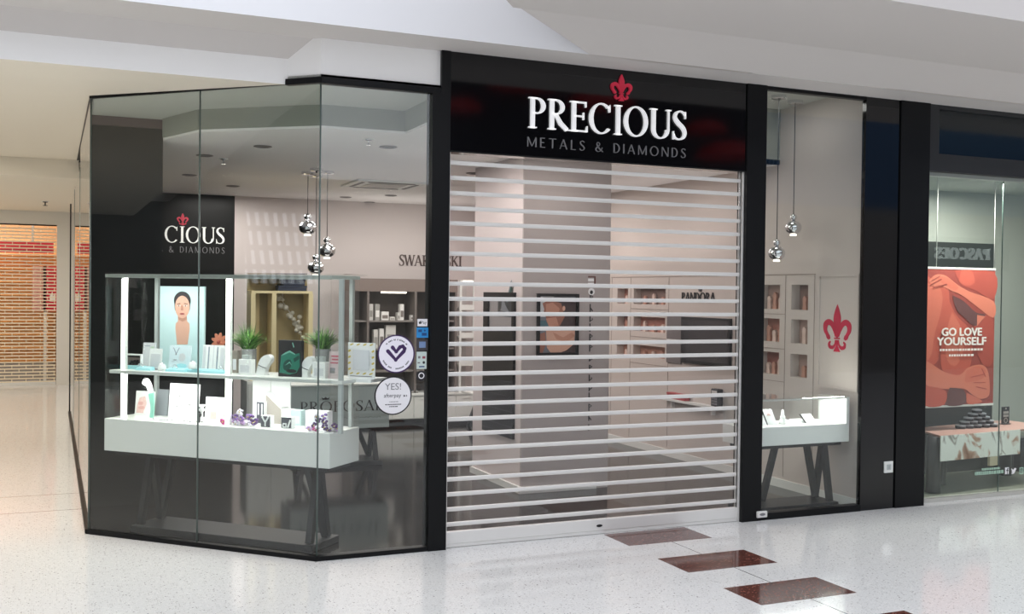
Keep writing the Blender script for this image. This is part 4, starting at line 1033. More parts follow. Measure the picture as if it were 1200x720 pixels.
for i, (p0, p1, y0_, y1_) in enumerate(((327, 360, 339.8, 334.6), (332.5, 358, 334.6, 326.5))):
    z0_ = gz(341) + .0005 if i == 0 else gz(341) + .001 + (gz(334.6) - gz(341)); z1_ = gz(y1_)
    t = thing('storage_box', ('wide flat navy box on the top shelf of the gold cabinet', 'smaller navy box stacked on a flat navy box on the gold cabinet')[i], 'box', (gx((p0 + p1) / 2), GYp + .06, z0_)); w = gx(p1) - gx(p0)
    mb = MB(); mb.box(-w / 2, w / 2, 0, .18, 0, (z1_ - z0_) * .6, .004); mb.build('box', M_navy, t)
    mb = MB(); mb.box(-w / 2 - .006, w / 2 + .006, -.006, .186, (z1_ - z0_) * .6 + .0005, z1_ - z0_, .004); mb.build('lid', M_navy, t)
v0 = gz(352)
t = thing('paper_garland', 'pale hanging paper garland inside the right bay of the gold cabinet', 'ornament', (gx(343), GYp + .16, gz(344)))
rr = random.Random(2); mb = MB()
pts = [(-.14, -.06), (-.10, -.08), (-.12, -.16), (-.06, -.18), (-.02, -.28), (.0, -.30), (.04, -.33), (.06, -.38), (.10, -.42), (.08, -.47), (.12, -.50), (.14, -.44), (.03, -.25), (.12, -.30), (.10, -.36), (.16, -.56)]
for p in pts:
    k = rr.uniform(.022, .045); mb.lathe([(0, -.006), (k, 0), (k * .6, .008), (0, .012)], (p[0], rr.uniform(-.03, .03), p[1]), 7, ax='y')
mb.build('paper_shapes', mat('garland_pale', (222, 218, 206), .6), t)
mb = MB(); mb.path([(-.10, 0, 0), (-.10, 0, -.1), (.02, 0, -.28), (.10, 0, -.42), (.16, 0, -.58)], .003, 6); mb.build('cord', M_paper, t)
# PROPOSAL counter
PY_ = 3.87
A = onY(341, 453.5, PY_); B = onY(456.5, 451, PY_); zb = onY(440, 501.5, PY_).z; zt = (A.z + B.z) / 2
pc = show_table('jewellery_counter', 'pale grey jewellery counter with dark serif lettering on slanted legs behind the case', 'counter', ((A.x + B.x) / 2, PY_, 0), 0, -(B.x - A.x) / 2, (B.x - A.x) / 2, 0, .5, zb, zt, ((-.42, 1), (.44, -1)), mat('counter_grey', (150, 160, 158), .35))
mb = MB(); mb.box(-(B.x - A.x) / 2 - .015, (B.x - A.x) / 2 + .015, -.015, .515, zt, zt + .02, .003); mb.build('worktop', M_cab, pc)
OX = (A.x + B.x) / 2; l0 = onY(351.5, 474, PY_).x - OX; l1 = onY(449, 474, PY_).x - OX; z0_ = onY(400, 482.5, PY_).z; z1_ = onY(400, 470, PY_).z
mb = MB(); put_text(mb, 'PROPOSAL', l0, l1, z0_, z1_, -.006, 0, W=.13, w=.04, sf=.06, track=.10); mb.build('lettering', M_ink, pc)
xo = onY(381.5, 468, PY_).x - OX; zo = onY(381, 468.5, PY_).z
mb = MB(); mb.prism([(xo - .035, zo), (xo + .035, zo), (xo + .045, zo + .026), (xo + .022, zo + .012), (xo, zo + .030), (xo - .022, zo + .012), (xo - .045, zo + .026)], -.006, 0); mb.build('emblem', M_ink, pc)
sc0 = onY(398, 489, PY_).x - OX; sc1 = onY(446, 488, PY_).x - OX; zs = onY(420, 489.5, PY_).z; P = []; rr = random.Random(9)
for i in range(46): P.append((sc0 + (sc1 - sc0) * i / 45 + .006 * math.sin(i * 1.9), zs + .008 * math.sin(i * 1.35) + rr.uniform(-.004, .006)))
mb = MB()
for q in ribbon(P, .0028): mb.prism(q, -.003, 0)
mb.build('script_line', M_ink, pc)

# ------------------------------------------------------------------ column posters
t = thing('poster_frame', 'black framed poster of a face in profile and bare shoulder on the column', 'poster', (onY(653, 380, 1.833).x, 1.832, onY(653, 416.5, 1.833).z))
A = onY(629.5, 344.5, 1.833); B = onY(677, 416.5, 1.833); w = B.x - A.x; h = A.z - B.z
def pf(px, py): return (onY(px, py, 1.833).x - (A.x + B.x) / 2, onY(px, py, 1.833).z - B.z)
mb = MB(); holes_panel(mb, -w / 2, w / 2, 0, h, -.03, 0, [(-w / 2 + .028, w / 2 - .028, .028, h - .028)]); mb.build('frame', M_black, t)
M_tan = mat('photo_tan', (196, 140, 116), .5); M_tan2 = mat('photo_tan_dark', (158, 104, 84), .5); M_tan3 = mat('photo_tan_light', (216, 168, 144), .5); M_dhair = mat('photo_dark_hair', (62, 44, 44), .5)
def PS(*pts): return [pf(*p) for p in pts]
picture('print', [(mat('photo_grey', (120, 124, 130), .5), rect(-w / 2 + .028, w / 2 - .028, .028, h - .028)), (mat('photo_pale', (206, 208, 208), .5), PS((632, 347), (650, 347), (640, 372), (632, 372))),
  (M_dhair, PS((636, 349), (668, 349), (675, 356), (675, 384), (656, 384), (654, 366), (648, 352))), (M_tan2, PS((636, 356), (644, 352), (658, 356), (662, 372), (656, 383), (646, 384), (641, 378), (640, 372), (637, 368), (638, 363))),
  (M_tan, PS((640, 357), (648, 355), (656, 362), (655, 370), (645, 372), (640, 368))), (M_tan3, ell(*pf(661, 362), .016, .026, 14)), (M_tan, PS((640, 374), (652, 372), (655, 382), (644, 384))),
  (mat('photo_teal', (70, 110, 120), .5), PS((632, 376), (640, 376), (644, 386), (632, 386))), (M_tan3, PS((640, 388), (674, 388), (673, 404), (662, 414), (646, 415), (641, 408))), (M_tan, PS((648, 390), (660, 396), (670, 390), (674, 394), (664, 402), (652, 398))), (M_dhair, PS((675, 402), (675, 414.5), (655, 414.5), (664, 411))), (M_tan2, PS((632, 392), (639, 390), (640, 404), (636, 414), (632, 414)))], t, -.002)
# framed display on the left face of the column
CX = 2.468
def cY(px): return onX(px, 400, CX).y
ya, yb = cY(604.5), cY(569); z0_ = .52; z1_ = onX(600, 343, CX).z
t = thing('frame_display', 'tall black framed display with teal photo on the left face of the column', 'display frame', (CX - .001, (ya + yb) / 2, z0_), R(-90)); w = yb - ya; h = z1_ - z0_
zm = onX(600, 388, CX).z - z0_
mb = MB(); holes_panel(mb, -w / 2, w / 2, 0, h, -.03, 0, [(-w / 2 + .13, w / 2 - .05, zm + .01, h - .06)]); mb.build('frame', M_black, t)
mb = MB(); mb.box(-w / 2 + .131, w / 2 - .051, -.012, -.002, zm + .011, h - .061); mb.build('side_strip', mat('strip_grey', (150, 146, 146), .5), t)
px0 = -w / 2 + .48
M_tg = mat('photo_slate', (40, 48, 54), .3)
picture('print', [(M_tg, rect(px0 - .12, w / 2 - .06, zm + .14, h - .07)), (M_teal2, [(w * .18, h - .09), (w * .36, h - .09), (w * .42, zm + .5), (w * .34, zm + .42)]), (mat('photo_slate2', (92, 110, 116), .4), [(w * .22, h - .1), (w * .28, h - .1), (w * .40, zm + .52), (w * .36, zm + .5)]),
   (mat('photo_grey'), [(px0 - .06, zm + .2), (w * .34, zm + .18), (w * .2, zm + .26), (w * .1, zm + .34), (w * .06, zm + .22)])], t, -.0125)
mb = MB()
for k in range(9): mb.box(-w / 2 + .02, w / 2 - .02, -.034, -.0302, .04 + k * .075, .046 + k * .075)
mb.build('grille', M_dark, t)  # thin bars modelled for the reflection lines on the black panel
# narrow upright strip of tiny dark marks and its round label, on the column front
t = thing('vertical_lettering', 'thin vertical line of small black lettering below a round mark on the column front', 'lettering', (onY(692, 420, 1.833).x, 1.833, onY(692, 512, 1.833).z))
O_ = onY(692, 512, 1.833)
rr = random.Random(21); mb = MB()
y = 505.
while y > 352:
    hh = onY(691, y - rr.uniform(7, 10), 1.833).z - onY(691, y, 1.833).z; z = onY(691, y, 1.833).z - O_.z; k = rr.choice((0, 1, 2))
    P = [[(0, 0), (.012, 0), (.012, hh), (0, hh)]]
    if k == 0: P += ribbon([(.01, hh * .9), (.036, hh * .7), (.01, hh * .5)], .010)
    elif k == 1: P += ribbon([(.01, hh * .5), (.034, hh * .1)], .011)
    else: P += ribbon([(.01, hh * .2), (.034, hh * .35), (.03, hh * .6)], .009)
    for q in P: mb.prism([(p[0] - .018, p[1] + z) for p in q], -.004, .002)
    y -= 11.6
mb.build('lettering', M_ink, t)
z = onY(693, 342, 1.833).z - O_.z; mb = MB(); mb.use(M_paper).prism(ell(.0, z, .036, .036, 24), -.005, 0); mb.use(M_ink).prism(ell(-.002, z - .006, .017, .02, 16), -.006, -.005); mb.build('emblem', None, t)
z = onY(693, 330, 1.833).z - O_.z; mb = MB(); mb.use(mat('tag_brown', (104, 66, 60), .5)); holes_panel(mb, -.04, .045, z - .05, z + .055, -.006, 0, [(-.04, .03, z - .05, z + .04)]); mb.use(M_paper); mb.box(-.04, .025, -.005, 0, z - .05, z - .015); mb.box(-.04, .025, -.005, 0, z + .0, z + .03); mb.build('tag', None, t)

# ------------------------------------------------------------------ right wall: niches, screen, counter
def wz(py, px=760): return onX(px, py, RW).z
nich = []
rows_ = ((2.06, 1.86), (1.70, 1.51), (1.335, 1.185))
for (a, b) in ((4.69, 4.41), (4.26, 3.485)):
    for r in rows_: nich.append((a, b, r[1], r[0]))
for (a, b) in ((1.60, 1.262), (1.078, .818)):
    for r in ((2.106, 1.85), (1.752, 1.508), (1.40, 1.164)): nich.append((a, b, r[1], r[0]))
wt = bpy.data.objects['wall_right']; me_ = wt.data
mb = MB()
holes_panel(mb, -BW + 4.0, -.03 + 4.0, 0, 4.4, 0, .12, [(4.0 - a, 4.0 - b, z0, z1) for a, b, z0, z1 in nich]); mb.box(-BW + 4.0, -.03 + 4.0, .12, .16, 0, 4.4)
for f in mb.bm.verts: pass
for v in mb.bm.verts: v.co = Vector((RW + v.co.y, 4.0 - v.co.x, v.co.z))
mb.mats.append(M_shopwhite); bmesh.ops.recalc_face_normals(mb.bm, faces=mb.bm.faces[:]); nm = bpy.data.meshes.new('wall_right'); mb.bm.to_mesh(nm); mb.bm.free(); nm.materials.append(M_shopwhite); wt.data = nm
M_rose = [mat('niche_rose_%d' % i, c, .6) for i, c in enumerate(((172, 118, 104), (150, 96, 88), (186, 140, 122), (140, 116, 108), (176, 150, 140)))]
names = ('top', 'middle', 'bottom'); cols_ = ('narrow niche far along the side wall', 'wide niche beside the crowned lettering', 'left niche column behind the right window', 'right niche column behind the right window')
for i, (a, b, z0, z1) in enumerate(nich):
    ci, ri = i // 3, i % 3; w = a - b
    t = thing('niche_display', 'rose toned jewellery display in the %s %s' % (names[ri], cols_[ci]), 'display', (RW + .06, (a + b) / 2, z0 + .0005), R(-90))
    mb = MB(); mb.box(-w / 2 + .004, w / 2 - .004, .045, .055, 0, z1 - z0 - .004); mb.build('backdrop', M_rose[(0, 1, 2, 3, 0, 2, 4, 0, 1, 3, 4, 4)[i]], t)
    k = 1 if w < .3 else 3
    for j in range(k):
        x = 0 if k == 1 else (-.28 + .28 * j) * w; hh = (z1 - z0) * (.55, .7, .5)[(i + j) % 3]
        mb = MB(); mb.prism(smooth_pts([(x - .03, 0), (x + .03, 0), (x + .022, hh * .5), (x + .03, hh * .8), (x, hh), (x - .03, hh * .8), (x - .022, hh * .5)], 2), .0, .03); mb.build('bust', M_rose[2] if (i + j) % 2 else mat('niche_cream', (214, 190, 178), .6), t)
# door lines and raised panels
def wline(mb, y0, y1, z0, z1): mb.box(RW - .004, RW, y1, y0, z0, z1)
mb = MB(); wline(mb, 4.86, .71, 2.205, 2.215)
for y in (4.84, 4.335, 3.41, 1.75, 1.17, .72): wline(mb, y + .003, y - .003, .12, 2.2)
for z in (1.80, 1.44, 1.10): wline(mb, 4.33, 3.41, z - .003, z + .003); wline(mb, 1.74, 1.17, z - .003, z + .003)
struct(mb.build('trim_11', mat('joint_grey', (150, 138, 130), .6)))
mb = MB(); holes_panel(mb, -.66, -.09, 1.09, 2.21, 0, .012, [(-.635, -.115, 1.115, 2.185)])
for v in mb.bm.verts: v.co = Vector((RW - .012 + v.co.y, -v.co.x, v.co.z))
mb.box(RW - .022, RW - .0, .15, .60, 1.14, 2.16) if False else None
struct(mb.build('trim_12', M_shopwhite))
t = bpy.data.objects['lily_decal']; t.location.x = RW - .0005
A = onX(799.5, 349, RW); B = onX(838.5, 349, RW); zt = wz(343, 818); zb = wz(354, 818)
t = thing('brand_lettering', 'small dark lettering with a tiny crown on the side wall above the dark screen', 'lettering', (RW - .0005, (A.y + B.y) / 2, zb), R(-90)); w = A.y - B.y
mb = MB(); put_text(mb, 'PANDORA', -w / 2, w / 2, 0, zt - zb, -.012, 0, W=.15, w=.07, sf=.02, track=.09); mb.build('lettering', M_ink, t)
mb = MB(); mb.prism([(.02, zt - zb + .012), (.07, zt - zb + .012), (.08, zt - zb + .04), (.06, zt - zb + .025), (.045, zt - zb + .05), (.03, zt - zb + .025), (.01, zt - zb + .04)], -.012, 0); mb.build('emblem', M_ink, t)
A = onX(801, 374, RW); B = onX(858.5, 374, RW); z1_ = wz(372.5, 830); z0_ = wz(428.5, 830)
t = thing('display_screen', 'wide dark display screen on the side wall below the small crowned lettering', 'screen', (RW - .0005, (A.y + B.y) / 2, z0_), R(-90)); w = A.y - B.y; h = z1_ - z0_
mb = MB(); mb.box(-w / 2, w / 2, -.035, 0, 0, h, .004); mb.build('casing', M_dark, t)
mb = MB(); mb.box(-w / 2 + .03, w / 2 - .03, -.037, -.035, .04, h - .03); mb.build('display', mat('screen_glass', (46, 46, 50), .12), t)
A = onX(783, 374, RW); w2 = A.y - onX(800, 374, RW).y
t = thing('panel_board', 'plain grey wall panel just left of the dark wall screen', 'wall panel', (RW - .0005, A.y - w2 / 2, z0_ - .02), R(-90))
mb = MB(); mb.box(-w2 / 2, w2 / 2 - .004, -.02, 0, 0, h + .03, .002); mb.build('board', mat('panel_grey', (112, 106, 106), .5), t)
mb = MB(); mb.box(-w2 / 2, w2 / 2 - .004, -.026, -.0205, h * .5, h * .5 + .012); mb.build('rail', M_alu, t)
t = thing('ledge', 'narrow blush ledge along the side wall below the dark screen', 'ledge', (RW - .0005, 2.75, .70), R(-90))
mb = MB(); mb.box(-.68, .55, -.09, 0, 0, .03, .004); mb.build('board', M_cab, t)
for x in (-.5, .35): mb = MB(); mb.prism([(x - .012, 0), (x + .012, 0), (x + .012, -.08), (x - .012, -.08)], -.05, 0); mb.build('bracket', M_alu, t)
t = thing('gift_box', 'flat red gift box lying on the side wall ledge', 'gift box', (RW - .045, 3.1, .7305), R(-90))
mb = MB(); mb.box(-.2, .2, -.035, .035, 0, .05, .004); mb.build('box', mat('gift_red', (166, 60, 62), .5), t)
mb = MB(); mb.box(-.205, .205, -.038, .038, .0505, .075, .004); mb.build('lid', mat('gift_red'), t)
t = thing('card_terminal', 'small black card terminal with pale screen on the side wall ledge', 'card terminal', (RW - .05, 2.30, .7305), R(-90))
mb = MB(); mb.box(-.07, .07, -.03, .04, 0, .20, .008); mb.build('body', M_ink, t)
mb = MB(); mb.box(-.05, .05, -.032, -.030, .12, .18); mb.build('display', M_bx[0], t)
mb = MB()
for r_ in range(3):
    for c_ in range(3): mb.box(-.045 + c_ * .035, -.02 + c_ * .035, -.034, -.030, .02 + r_ * .03, .042 + r_ * .03)
mb.build('keys', M_inkg, t)

# ------------------------------------------------------------------ right window display case
rc = show_table('display_case', 'smaller white display case with lit white end panel behind the right window', 'display case', (0, 0, 0), 0, 3.93, 5.075, .12, .52, .63, .80, ((4.94, -1), (4.06, 0)))
mb = MB(); mb.bar((4.335, .45, .06), (4.48, .44, .6), .05, .05, up=(0, 1, 0)); mb.build('leg', M_dark, rc)
bpy.data.objects
for (a, b, c, d) in ((3.93, 5.04, .12, .128), (3.93, 3.938, .129, .51), (3.939, 5.04, .512, .52)):
    mb = MB(); mb.box(a, b, c, d, .80, 1.05); mb.build('glass_pane', G_case, rc)
mb = MB(); mb.box(3.93, 5.075, .12, .52, 1.051, 1.061); mb.build('glass_top', G_case, rc)
mb = MB(); mb.box(5.041, 5.075, .12, .52, .80, 1.05, .002); mb.build('end_panel', M_cab, rc)
mb = MB(); mb.box(3.95, 5.04, .13, .140, 1.035, 1.05); p_ = mb.build('top_rail', M_alu, rc)
mb = MB(); mb.box(4.55, 5.03, .142, .160, 1.036, 1.050); mb.build('led_strip', mat('led_tube_bright', (255, 255, 250), .4, emit=(255, 255, 248), es=30.), rc)
def rput(name, label, cat, px, y, group=None): return thing(name, label, cat, (onY(px, 495, y).x, y, .8003), 0, group)
for i, (p0, p1, yt, lab) in enumerate(((891, 899, 483, 'white necklace card with dark edge at the left of the right window case'), (900.5, 911, 481, 'white necklace card with pink print, second in the right window case'), (946, 957, 486.5, 'white bracelet card alone near the lit end of the right window case'))):
    y = .26; t = rput('display_card', lab, 'display card', (p0 + p1) / 2, y); w = onY(p1, 495, y).x - onY(p0, 495, y).x; h = onY(p0, yt, y).z - .8
    mb = MB(); mb.hexa([(-w / 2, 0, 0), (w / 2, 0, 0), (w / 2, .012, 0), (-w / 2, .012, 0), (-w / 2 - .03, .05, h), (w / 2 - .03, .05, h), (w / 2 - .03, .062, h), (-w / 2 - .03, .062, h)]); mb.build('card', M_paper, t)
    mb = MB(); mb.hexa([(-w / 2 - .014, .004, 0), (-w / 2 - .001, .004, 0), (-w / 2 - .001, .016, 0), (-w / 2 - .014, .016, 0), (-w / 2 - .044, .054, h), (-w / 2 - .031, .054, h), (-w / 2 - .031, .066, h), (-w / 2 - .044, .066, h)]); mb.build('edge', M_dark, t)
    mb = MB(); mb.poly([(-w * .3 - .018, .029, h * .6), (w * .2 - .018, .029, h * .6), (w * .1 - .02, .035, h * .75), (-w * .2 - .02, .035, h * .75)]); mb.use(M_pinkp if i == 1 else M_inkg); mb.build('print', None if mb.mats else M_inkg, t, recalc=False)
t = rput('bracelet_bust', 'small white cone bust beside the pink printed card in the right case', 'jewellery stand', 917, .28)
mb = MB(); mb.lathe([(0, 0), (.035, 0), (.03, .03), (.014, .10), (.010, .13), (0, .135)], n=16); mb.build('bust', M_paper, t)
mb = MB(); mb.lathe([(.022, .06), (.026, .062), (.026, .068), (.022, .07)], n=16); mb.build('chain', M_steel, t)
t = rput('ring_tray', 'small flat white ring tray with grey ring in the right case', 'jewellery tray', 932, .30)
mb = MB(); mb.box(-.12, .12, 0, .08, 0, .03, .004); mb.build('tray', M_paper, t)
mb = MB(); mb.lathe([(.014, .030), (.018, .031), (.018, .036), (.014, .037)], (-.06, .03, 0), 14); mb.build('ring', M_inkg, t)

# ------------------------------------------------------------------ pendants, downlights, ceiling fittings
BAYZ = 4.05
def pendant(label, px, ztop, y, pyball, r, group):
    top = onZ(px[0], px[1], ztop); z = onY(px[0], pyball, top.y).z
    t = thing('pendant_lamp', label, 'pendant lamp', (top.x, top.y, ztop), 0, group)
    mb = MB(); mb.lathe([(0, 0), (.075, 0), (.075, -.03), (.06, -.036), (0, -.036)], n=20, smooth=False); mb.build('ceiling_rose', M_steel, t)
    L = ztop - z
    mb = MB(); mb.tube((0, 0, -.036), (0, 0, -L + r * 1.5), .004, n=6); mb.build('cord', M_dark, t)
    mb = MB(); mb.ball((0, 0, -L + r * 1.25), r * .42, 20); mb.build('small_globe', M_steel, t)
    mb = MB(); mb.ball((0, 0, -L), r, 32, .86); s_ = mb.build('globe_shade', M_steel, t)
    mb = MB(); mb.lathe([(0, -.0), (r * .4, -.0), (r * .4, -.012), (0, -.012)], (0, 0, -L - r * .84), 18); mb.build('bulb', mat('dim_bulb', (255, 250, 240), .4, emit=(255, 244, 230), es=2.), s_)
gp = 'chrome globe pendants behind the corner window'
pendant('chrome globe pendant hanging highest of the three behind the corner glass joint', (361, 201.5), CZ, 0, 267, .098, gp)
pendant('chrome globe pendant just right of the corner glass joint, middle height', (384, 200.5), CZ, 0, 294, .095, gp)
pendant('chrome globe pendant hanging lowest, just above the case top', (371, 204.5), CZ, 0, 314, .095, gp)
top = onZ(371, 197.5, CZ); t = thing('ceiling_rose', 'small chrome ceiling rose without visible lamp, rearmost of the pendant cluster', 'ceiling rose', (top.x, top.y, CZ))
mb = MB(); mb.lathe([(0, 0), (.075, 0), (.075, -.03), (.06, -.036), (0, -.036)], n=20, smooth=False); mb.build('cover', M_steel, t)
mb = MB(); mb.tube((0, 0, -.036), (0, 0, -.05), .012, n=10); mb.build('cable_outlet', M_dark, t)
gp = 'chrome globe pendants behind the right window'
pendant('chrome globe pendant hanging lower and left behind the right window', (913, 112), 3.93, 0, 297, .082, gp)
pendant('chrome globe pendant hanging higher and right behind the right window', (932, 118), 3.93, 0, 267, .082, gp)
mb = MB()
def downlight(px, py, lab, z=CZ, on=False):
    p = onZ(px, py, z); t = thing('downlight', lab, 'ceiling light', (p.x, p.y, z), 0, 'recessed downlights in the shop ceiling')
    mb = MB(); mb.lathe([(.055, .0), (.085, 0), (.088, -.006), (.06, -.012), (.055, -.004)], n=20); mb.build('trim_ring', mat('downlight_ring', (128, 122, 120), .4), t)
    mb = MB(); mb.lathe([(0, -.003), (.054, -.003)], n=20); mb.build('lens', M_lamp if on else mat('dark_lens', (70, 66, 64), .3), t)
for px, py, lab in ((240, 182, 'recessed ceiling light close behind the mid glass joint'), (308, 171.5, 'recessed ceiling light nearest the front, left of the corner joint'), (222, 205, 'recessed ceiling light above the shop name on the black wall'), (273, 218, 'recessed ceiling light near the end of the black wall'),
                    (455, 172, 'recessed ceiling light nearest the black pillar'), (458, 229, 'recessed ceiling light high above the brown back wall lettering'), (405, 231, 'recessed ceiling light right of the pendant cluster near back wall'), (555, 203, 'recessed ceiling light behind the upper shutter bars'), (433, 237, 'recessed ceiling light close to the back wall corner')):
    downlight(px, py, lab)
t = thing('ceiling_cassette', 'square white air conditioning cassette in the ceiling right of the pendants', 'air conditioner', (2.07, 5.3, CZ))
mb = MB(); mb.box(-.45, .45, -.42, .42, -.025, 0, .006); mb.build('fascia', M_cab, t)
mb = MB(); mb.box(-.24, .24, -.24, .24, -.032, -.0255, .003); mb.build('grille', mat('grille_grey', (190, 186, 182), .5), t)
for a in range(4):
    mb = MB(); mb.box(-.3, .3, -.37, -.33, -.030, -.0255)
    for v in mb.bm.verts: v.co = Matrix.Rotation(a * PI / 2, 3, 'Z') @ v.co
    mb.build('air_slot', M_dark, t)
for px, py, lab in ((262, 186, 'small ceiling sprinkler head left of the corner joint'), (432, 163, 'small ceiling sprinkler head right of the corner joint')):
    p = onZ(px, py, CZ); t = thing('sprinkler', lab, 'sprinkler', (p.x, p.y, CZ))
    mb = MB(); mb.lathe([(0, 0), (.035, 0), (.03, -.012), (.008, -.014), (.008, -.05), (.024, -.052), (.024, -.056), (0, -.057)], n=14); mb.build('head', M_steel, t)
    mb = MB(); mb.lathe([(.035, 0), (.05, 0), (.048, -.005), (.035, -.006)], n=16); mb.build('plate', M_cab, t)
# ------------------------------------------------------------------ neighbouring shop on the right
NY = .10
zt_n = 3.205
M_nframe = mat('grey_black_frame', (38, 39, 41), .4)
mb = MB(); mb.box(5.86, 12, -.01, .12, zt_n, zt_n + .17); mb.box(5.86, 12, -.01, .12, 3.80, HS + .02); mb.box(5.86, 6.0, -.01, .12, zt_n + .17, 3.80); struct(mb.build('trim_13', M_nframe))
mb = MB(); mb.box(6.0, 12, .02, .10, zt_n + .17, 3.80); struct(mb.build('trim_14', mat('teal_gloss', (14, 22, 26), .08)))
mb = MB(); mb.box(5.86, 12, .05, .14, 0, .035); struct(mb.build('trim_15', mat('sill_alu', (190, 188, 180), .35)))
xj = onY(1172.5, 400, NY).x
mb = MB(); mb.box(5.865, 12, .07, .13, zt_n - .035, zt_n); struct(mb.build('trim_16', mat('rail_grey', (150, 156, 150), .4)))
pane('window_8', (5.865, NY), (xj - .004, NY), .036, zt_n - .036, G_next); pane('window_9', (xj + .004, NY), (9.2, NY), .036, zt_n - .036, G_next)
mb = MB(); mb.box(xj - .0035, xj + .0035, .095, .105, .036, zt_n - .036); struct(mb.build('trim_17', mat('glass_edge')))
mb = MB(); mb.slab([(5.76, .12), (26, .12), (26, 7), (5.76, 7)], .0005, .004); struct(mb.build('floor_next_shop', mat('next_floor', (122, 124, 112), .4)))
mb = MB(); mb.box(5.45, 26, 3.6, 3.7, 0, 4.3); struct(mb.build('wall_next_back', mat('next_pale', (186, 190, 182), .6)))
mb = MB(); mb.box(5.35, 5.45, .13, 7, 0, 4.3); struct(mb.build('wall_next_left', mat('next_pale')))
mb = MB(); mb.box(5.46, 26, .13, 7, 3.5, 3.55); struct(mb.build('ceiling_next', mat('next_pale')))
# dark partition behind the hanging poster
xp = onY(1166, 300, 1.3).x
mb = MB(); mb.box(5.5, xp, 1.30, 1.36, .004, 2.62); struct(mb.build('wall_next_screen', mat('next_dark', (40, 44, 44), .35)))
# hanging poster
PYn = .6
A = onY(1084, 311.5, PYn); B = onY(1167, 316, PYn); Cc = onY(1082.5, 479, PYn); D_ = onY(1163, 475, PYn)
x0, x1, z0, z1 = (A.x + Cc.x) / 2, (B.x + D_.x) / 2, (Cc.z + D_.z) / 2, (A.z + B.z) / 2
w, h = x1 - x0, z1 - z0
t = thing('hanging_poster', 'large red toned poster of embracing arms reading GO LOVE YOURSELF in the next window', 'poster', ((x0 + x1) / 2, PYn, z0))
M_r = [mat('poster_red_%d' % i, c, .55) for i, c in enumerate(((186, 84, 68), (202, 104, 84), (166, 70, 58), (208, 116, 94), (148, 62, 54), (98, 58, 58)))]
mb = MB(); mb.box(-w / 2, w / 2, 0, .008, .02, h - .02); mb.build('panel', M_r[0], t)
for z in (.0, h - .022): mb = MB(); mb.box(-w / 2 - .005, w / 2 + .005, -.004, .012, z, z + .022, .002); mb.build('rail', M_alu, t)
def pn(*pts):
    return [((p[0] - .5) * w, (1 - p[1]) * h) for p in pts]
def sm(*pts): return smooth_pts(pn(*pts) + [pn(pts[0])[0]], 4)[:-1]
sh = [(M_r[4], rect(-w / 2 + .002, w / 2 - .002, .024, h - .024)),
      (M_r[0], sm((.0, .06), (.12, .09), (.3, .14), (.34, .24), (.30, .36), (.22, .5), (.2, .66), (.02, .7), (.0, .5))),
      (M_r[1], sm((.02, .12), (.16, .12), (.24, .2), (.22, .32), (.14, .48), (.1, .62), (.02, .62))),
      (M_r[0], sm((.34, .24), (.44, .34), (.62, .43), (.68, .5), (.66, .7), (.5, .78), (.26, .74), (.24, .5), (.3, .34))),
      (M_r[1], sm((.38, .32), (.5, .42), (.56, .56), (.46, .7), (.32, .66), (.3, .48))),
      (M_r[2], sm((.4, .02), (.98, .03), (.98, .22), (.7, .16), (.5, .12))), (M_r[0], sm((.5, .02), (.64, .02), (.7, .1), (.6, .13), (.48, .1))),
      (M_r[3], sm((.04, .10), (.14, .055), (.28, .06), (.44, .12), (.62, .17), (.98, .24), (.98, .36), (.74, .28), (.52, .2), (.38, .17), (.2, .13), (.12, .14))),
      (M_r[1], sm((.14, .07), (.3, .075), (.46, .14), (.4, .16), (.22, .11))),
      (M_r[2], sm((.7, .38), (.86, .34), (.98, .4), (.98, .68), (.84, .7), (.72, .56))), (M_r[5], sm((.38, .2), (.54, .24), (.72, .32), (.86, .34), (.72, .42), (.56, .36), (.44, .3))),
      (M_r[3], pn((.74, .34), (.86, .35), (.74, .42))),
      (M_r[3], sm((.02, .66), (.14, .70), (.3, .75), (.5, .77), (.62, .72), (.78, .70), (.88, .72), (.93, .79), (.94, .92), (.82, .95), (.7, .92), (.56, .87), (.34, .87), (.02, .83))),
      (M_r[1], sm((.6, .74), (.76, .71), (.88, .74), (.84, .8), (.7, .82), (.58, .82))), (M_r[2], ribbon(pn((.82, .73), (.88, .79)), .012)[0]), (M_r[2], ribbon(pn((.74, .86), (.9, .88)), .010)[0]),
      (M_r[2], ribbon(pn((.7, .83), (.88, .83)), .008)[0]), (M_r[2], ribbon(pn((.66, .79), (.86, .77)), .008)[0]), (M_r[4], ribbon(pn((.06, .13), (.22, .085)), .010)[0]), (M_r[4], ribbon(pn((.1, .15), (.3, .12)), .010)[0]), (M_r[4], ribbon(pn((.08, .1), (.2, .062)), .007)[0]), (M_r[4], ribbon(pn((.2, .64), (.28, .44)), .012)[0]), (M_r[2], ribbon(pn((.45, .5), (.5, .66)), .010)[0]), (M_r[5], sm((.36, .86), (.56, .88), (.58, .98), (.3, .98))), (M_r[0], sm((.02, .84), (.3, .88), (.28, .98), (.02, .98))), (M_r[1], sm((.6, .9), (.82, .96), (.78, .98), (.62, .98)))]
picture('print', sh, t, -.0008, .0003)
M_tw = mat('poster_white', (238, 228, 222), .5)
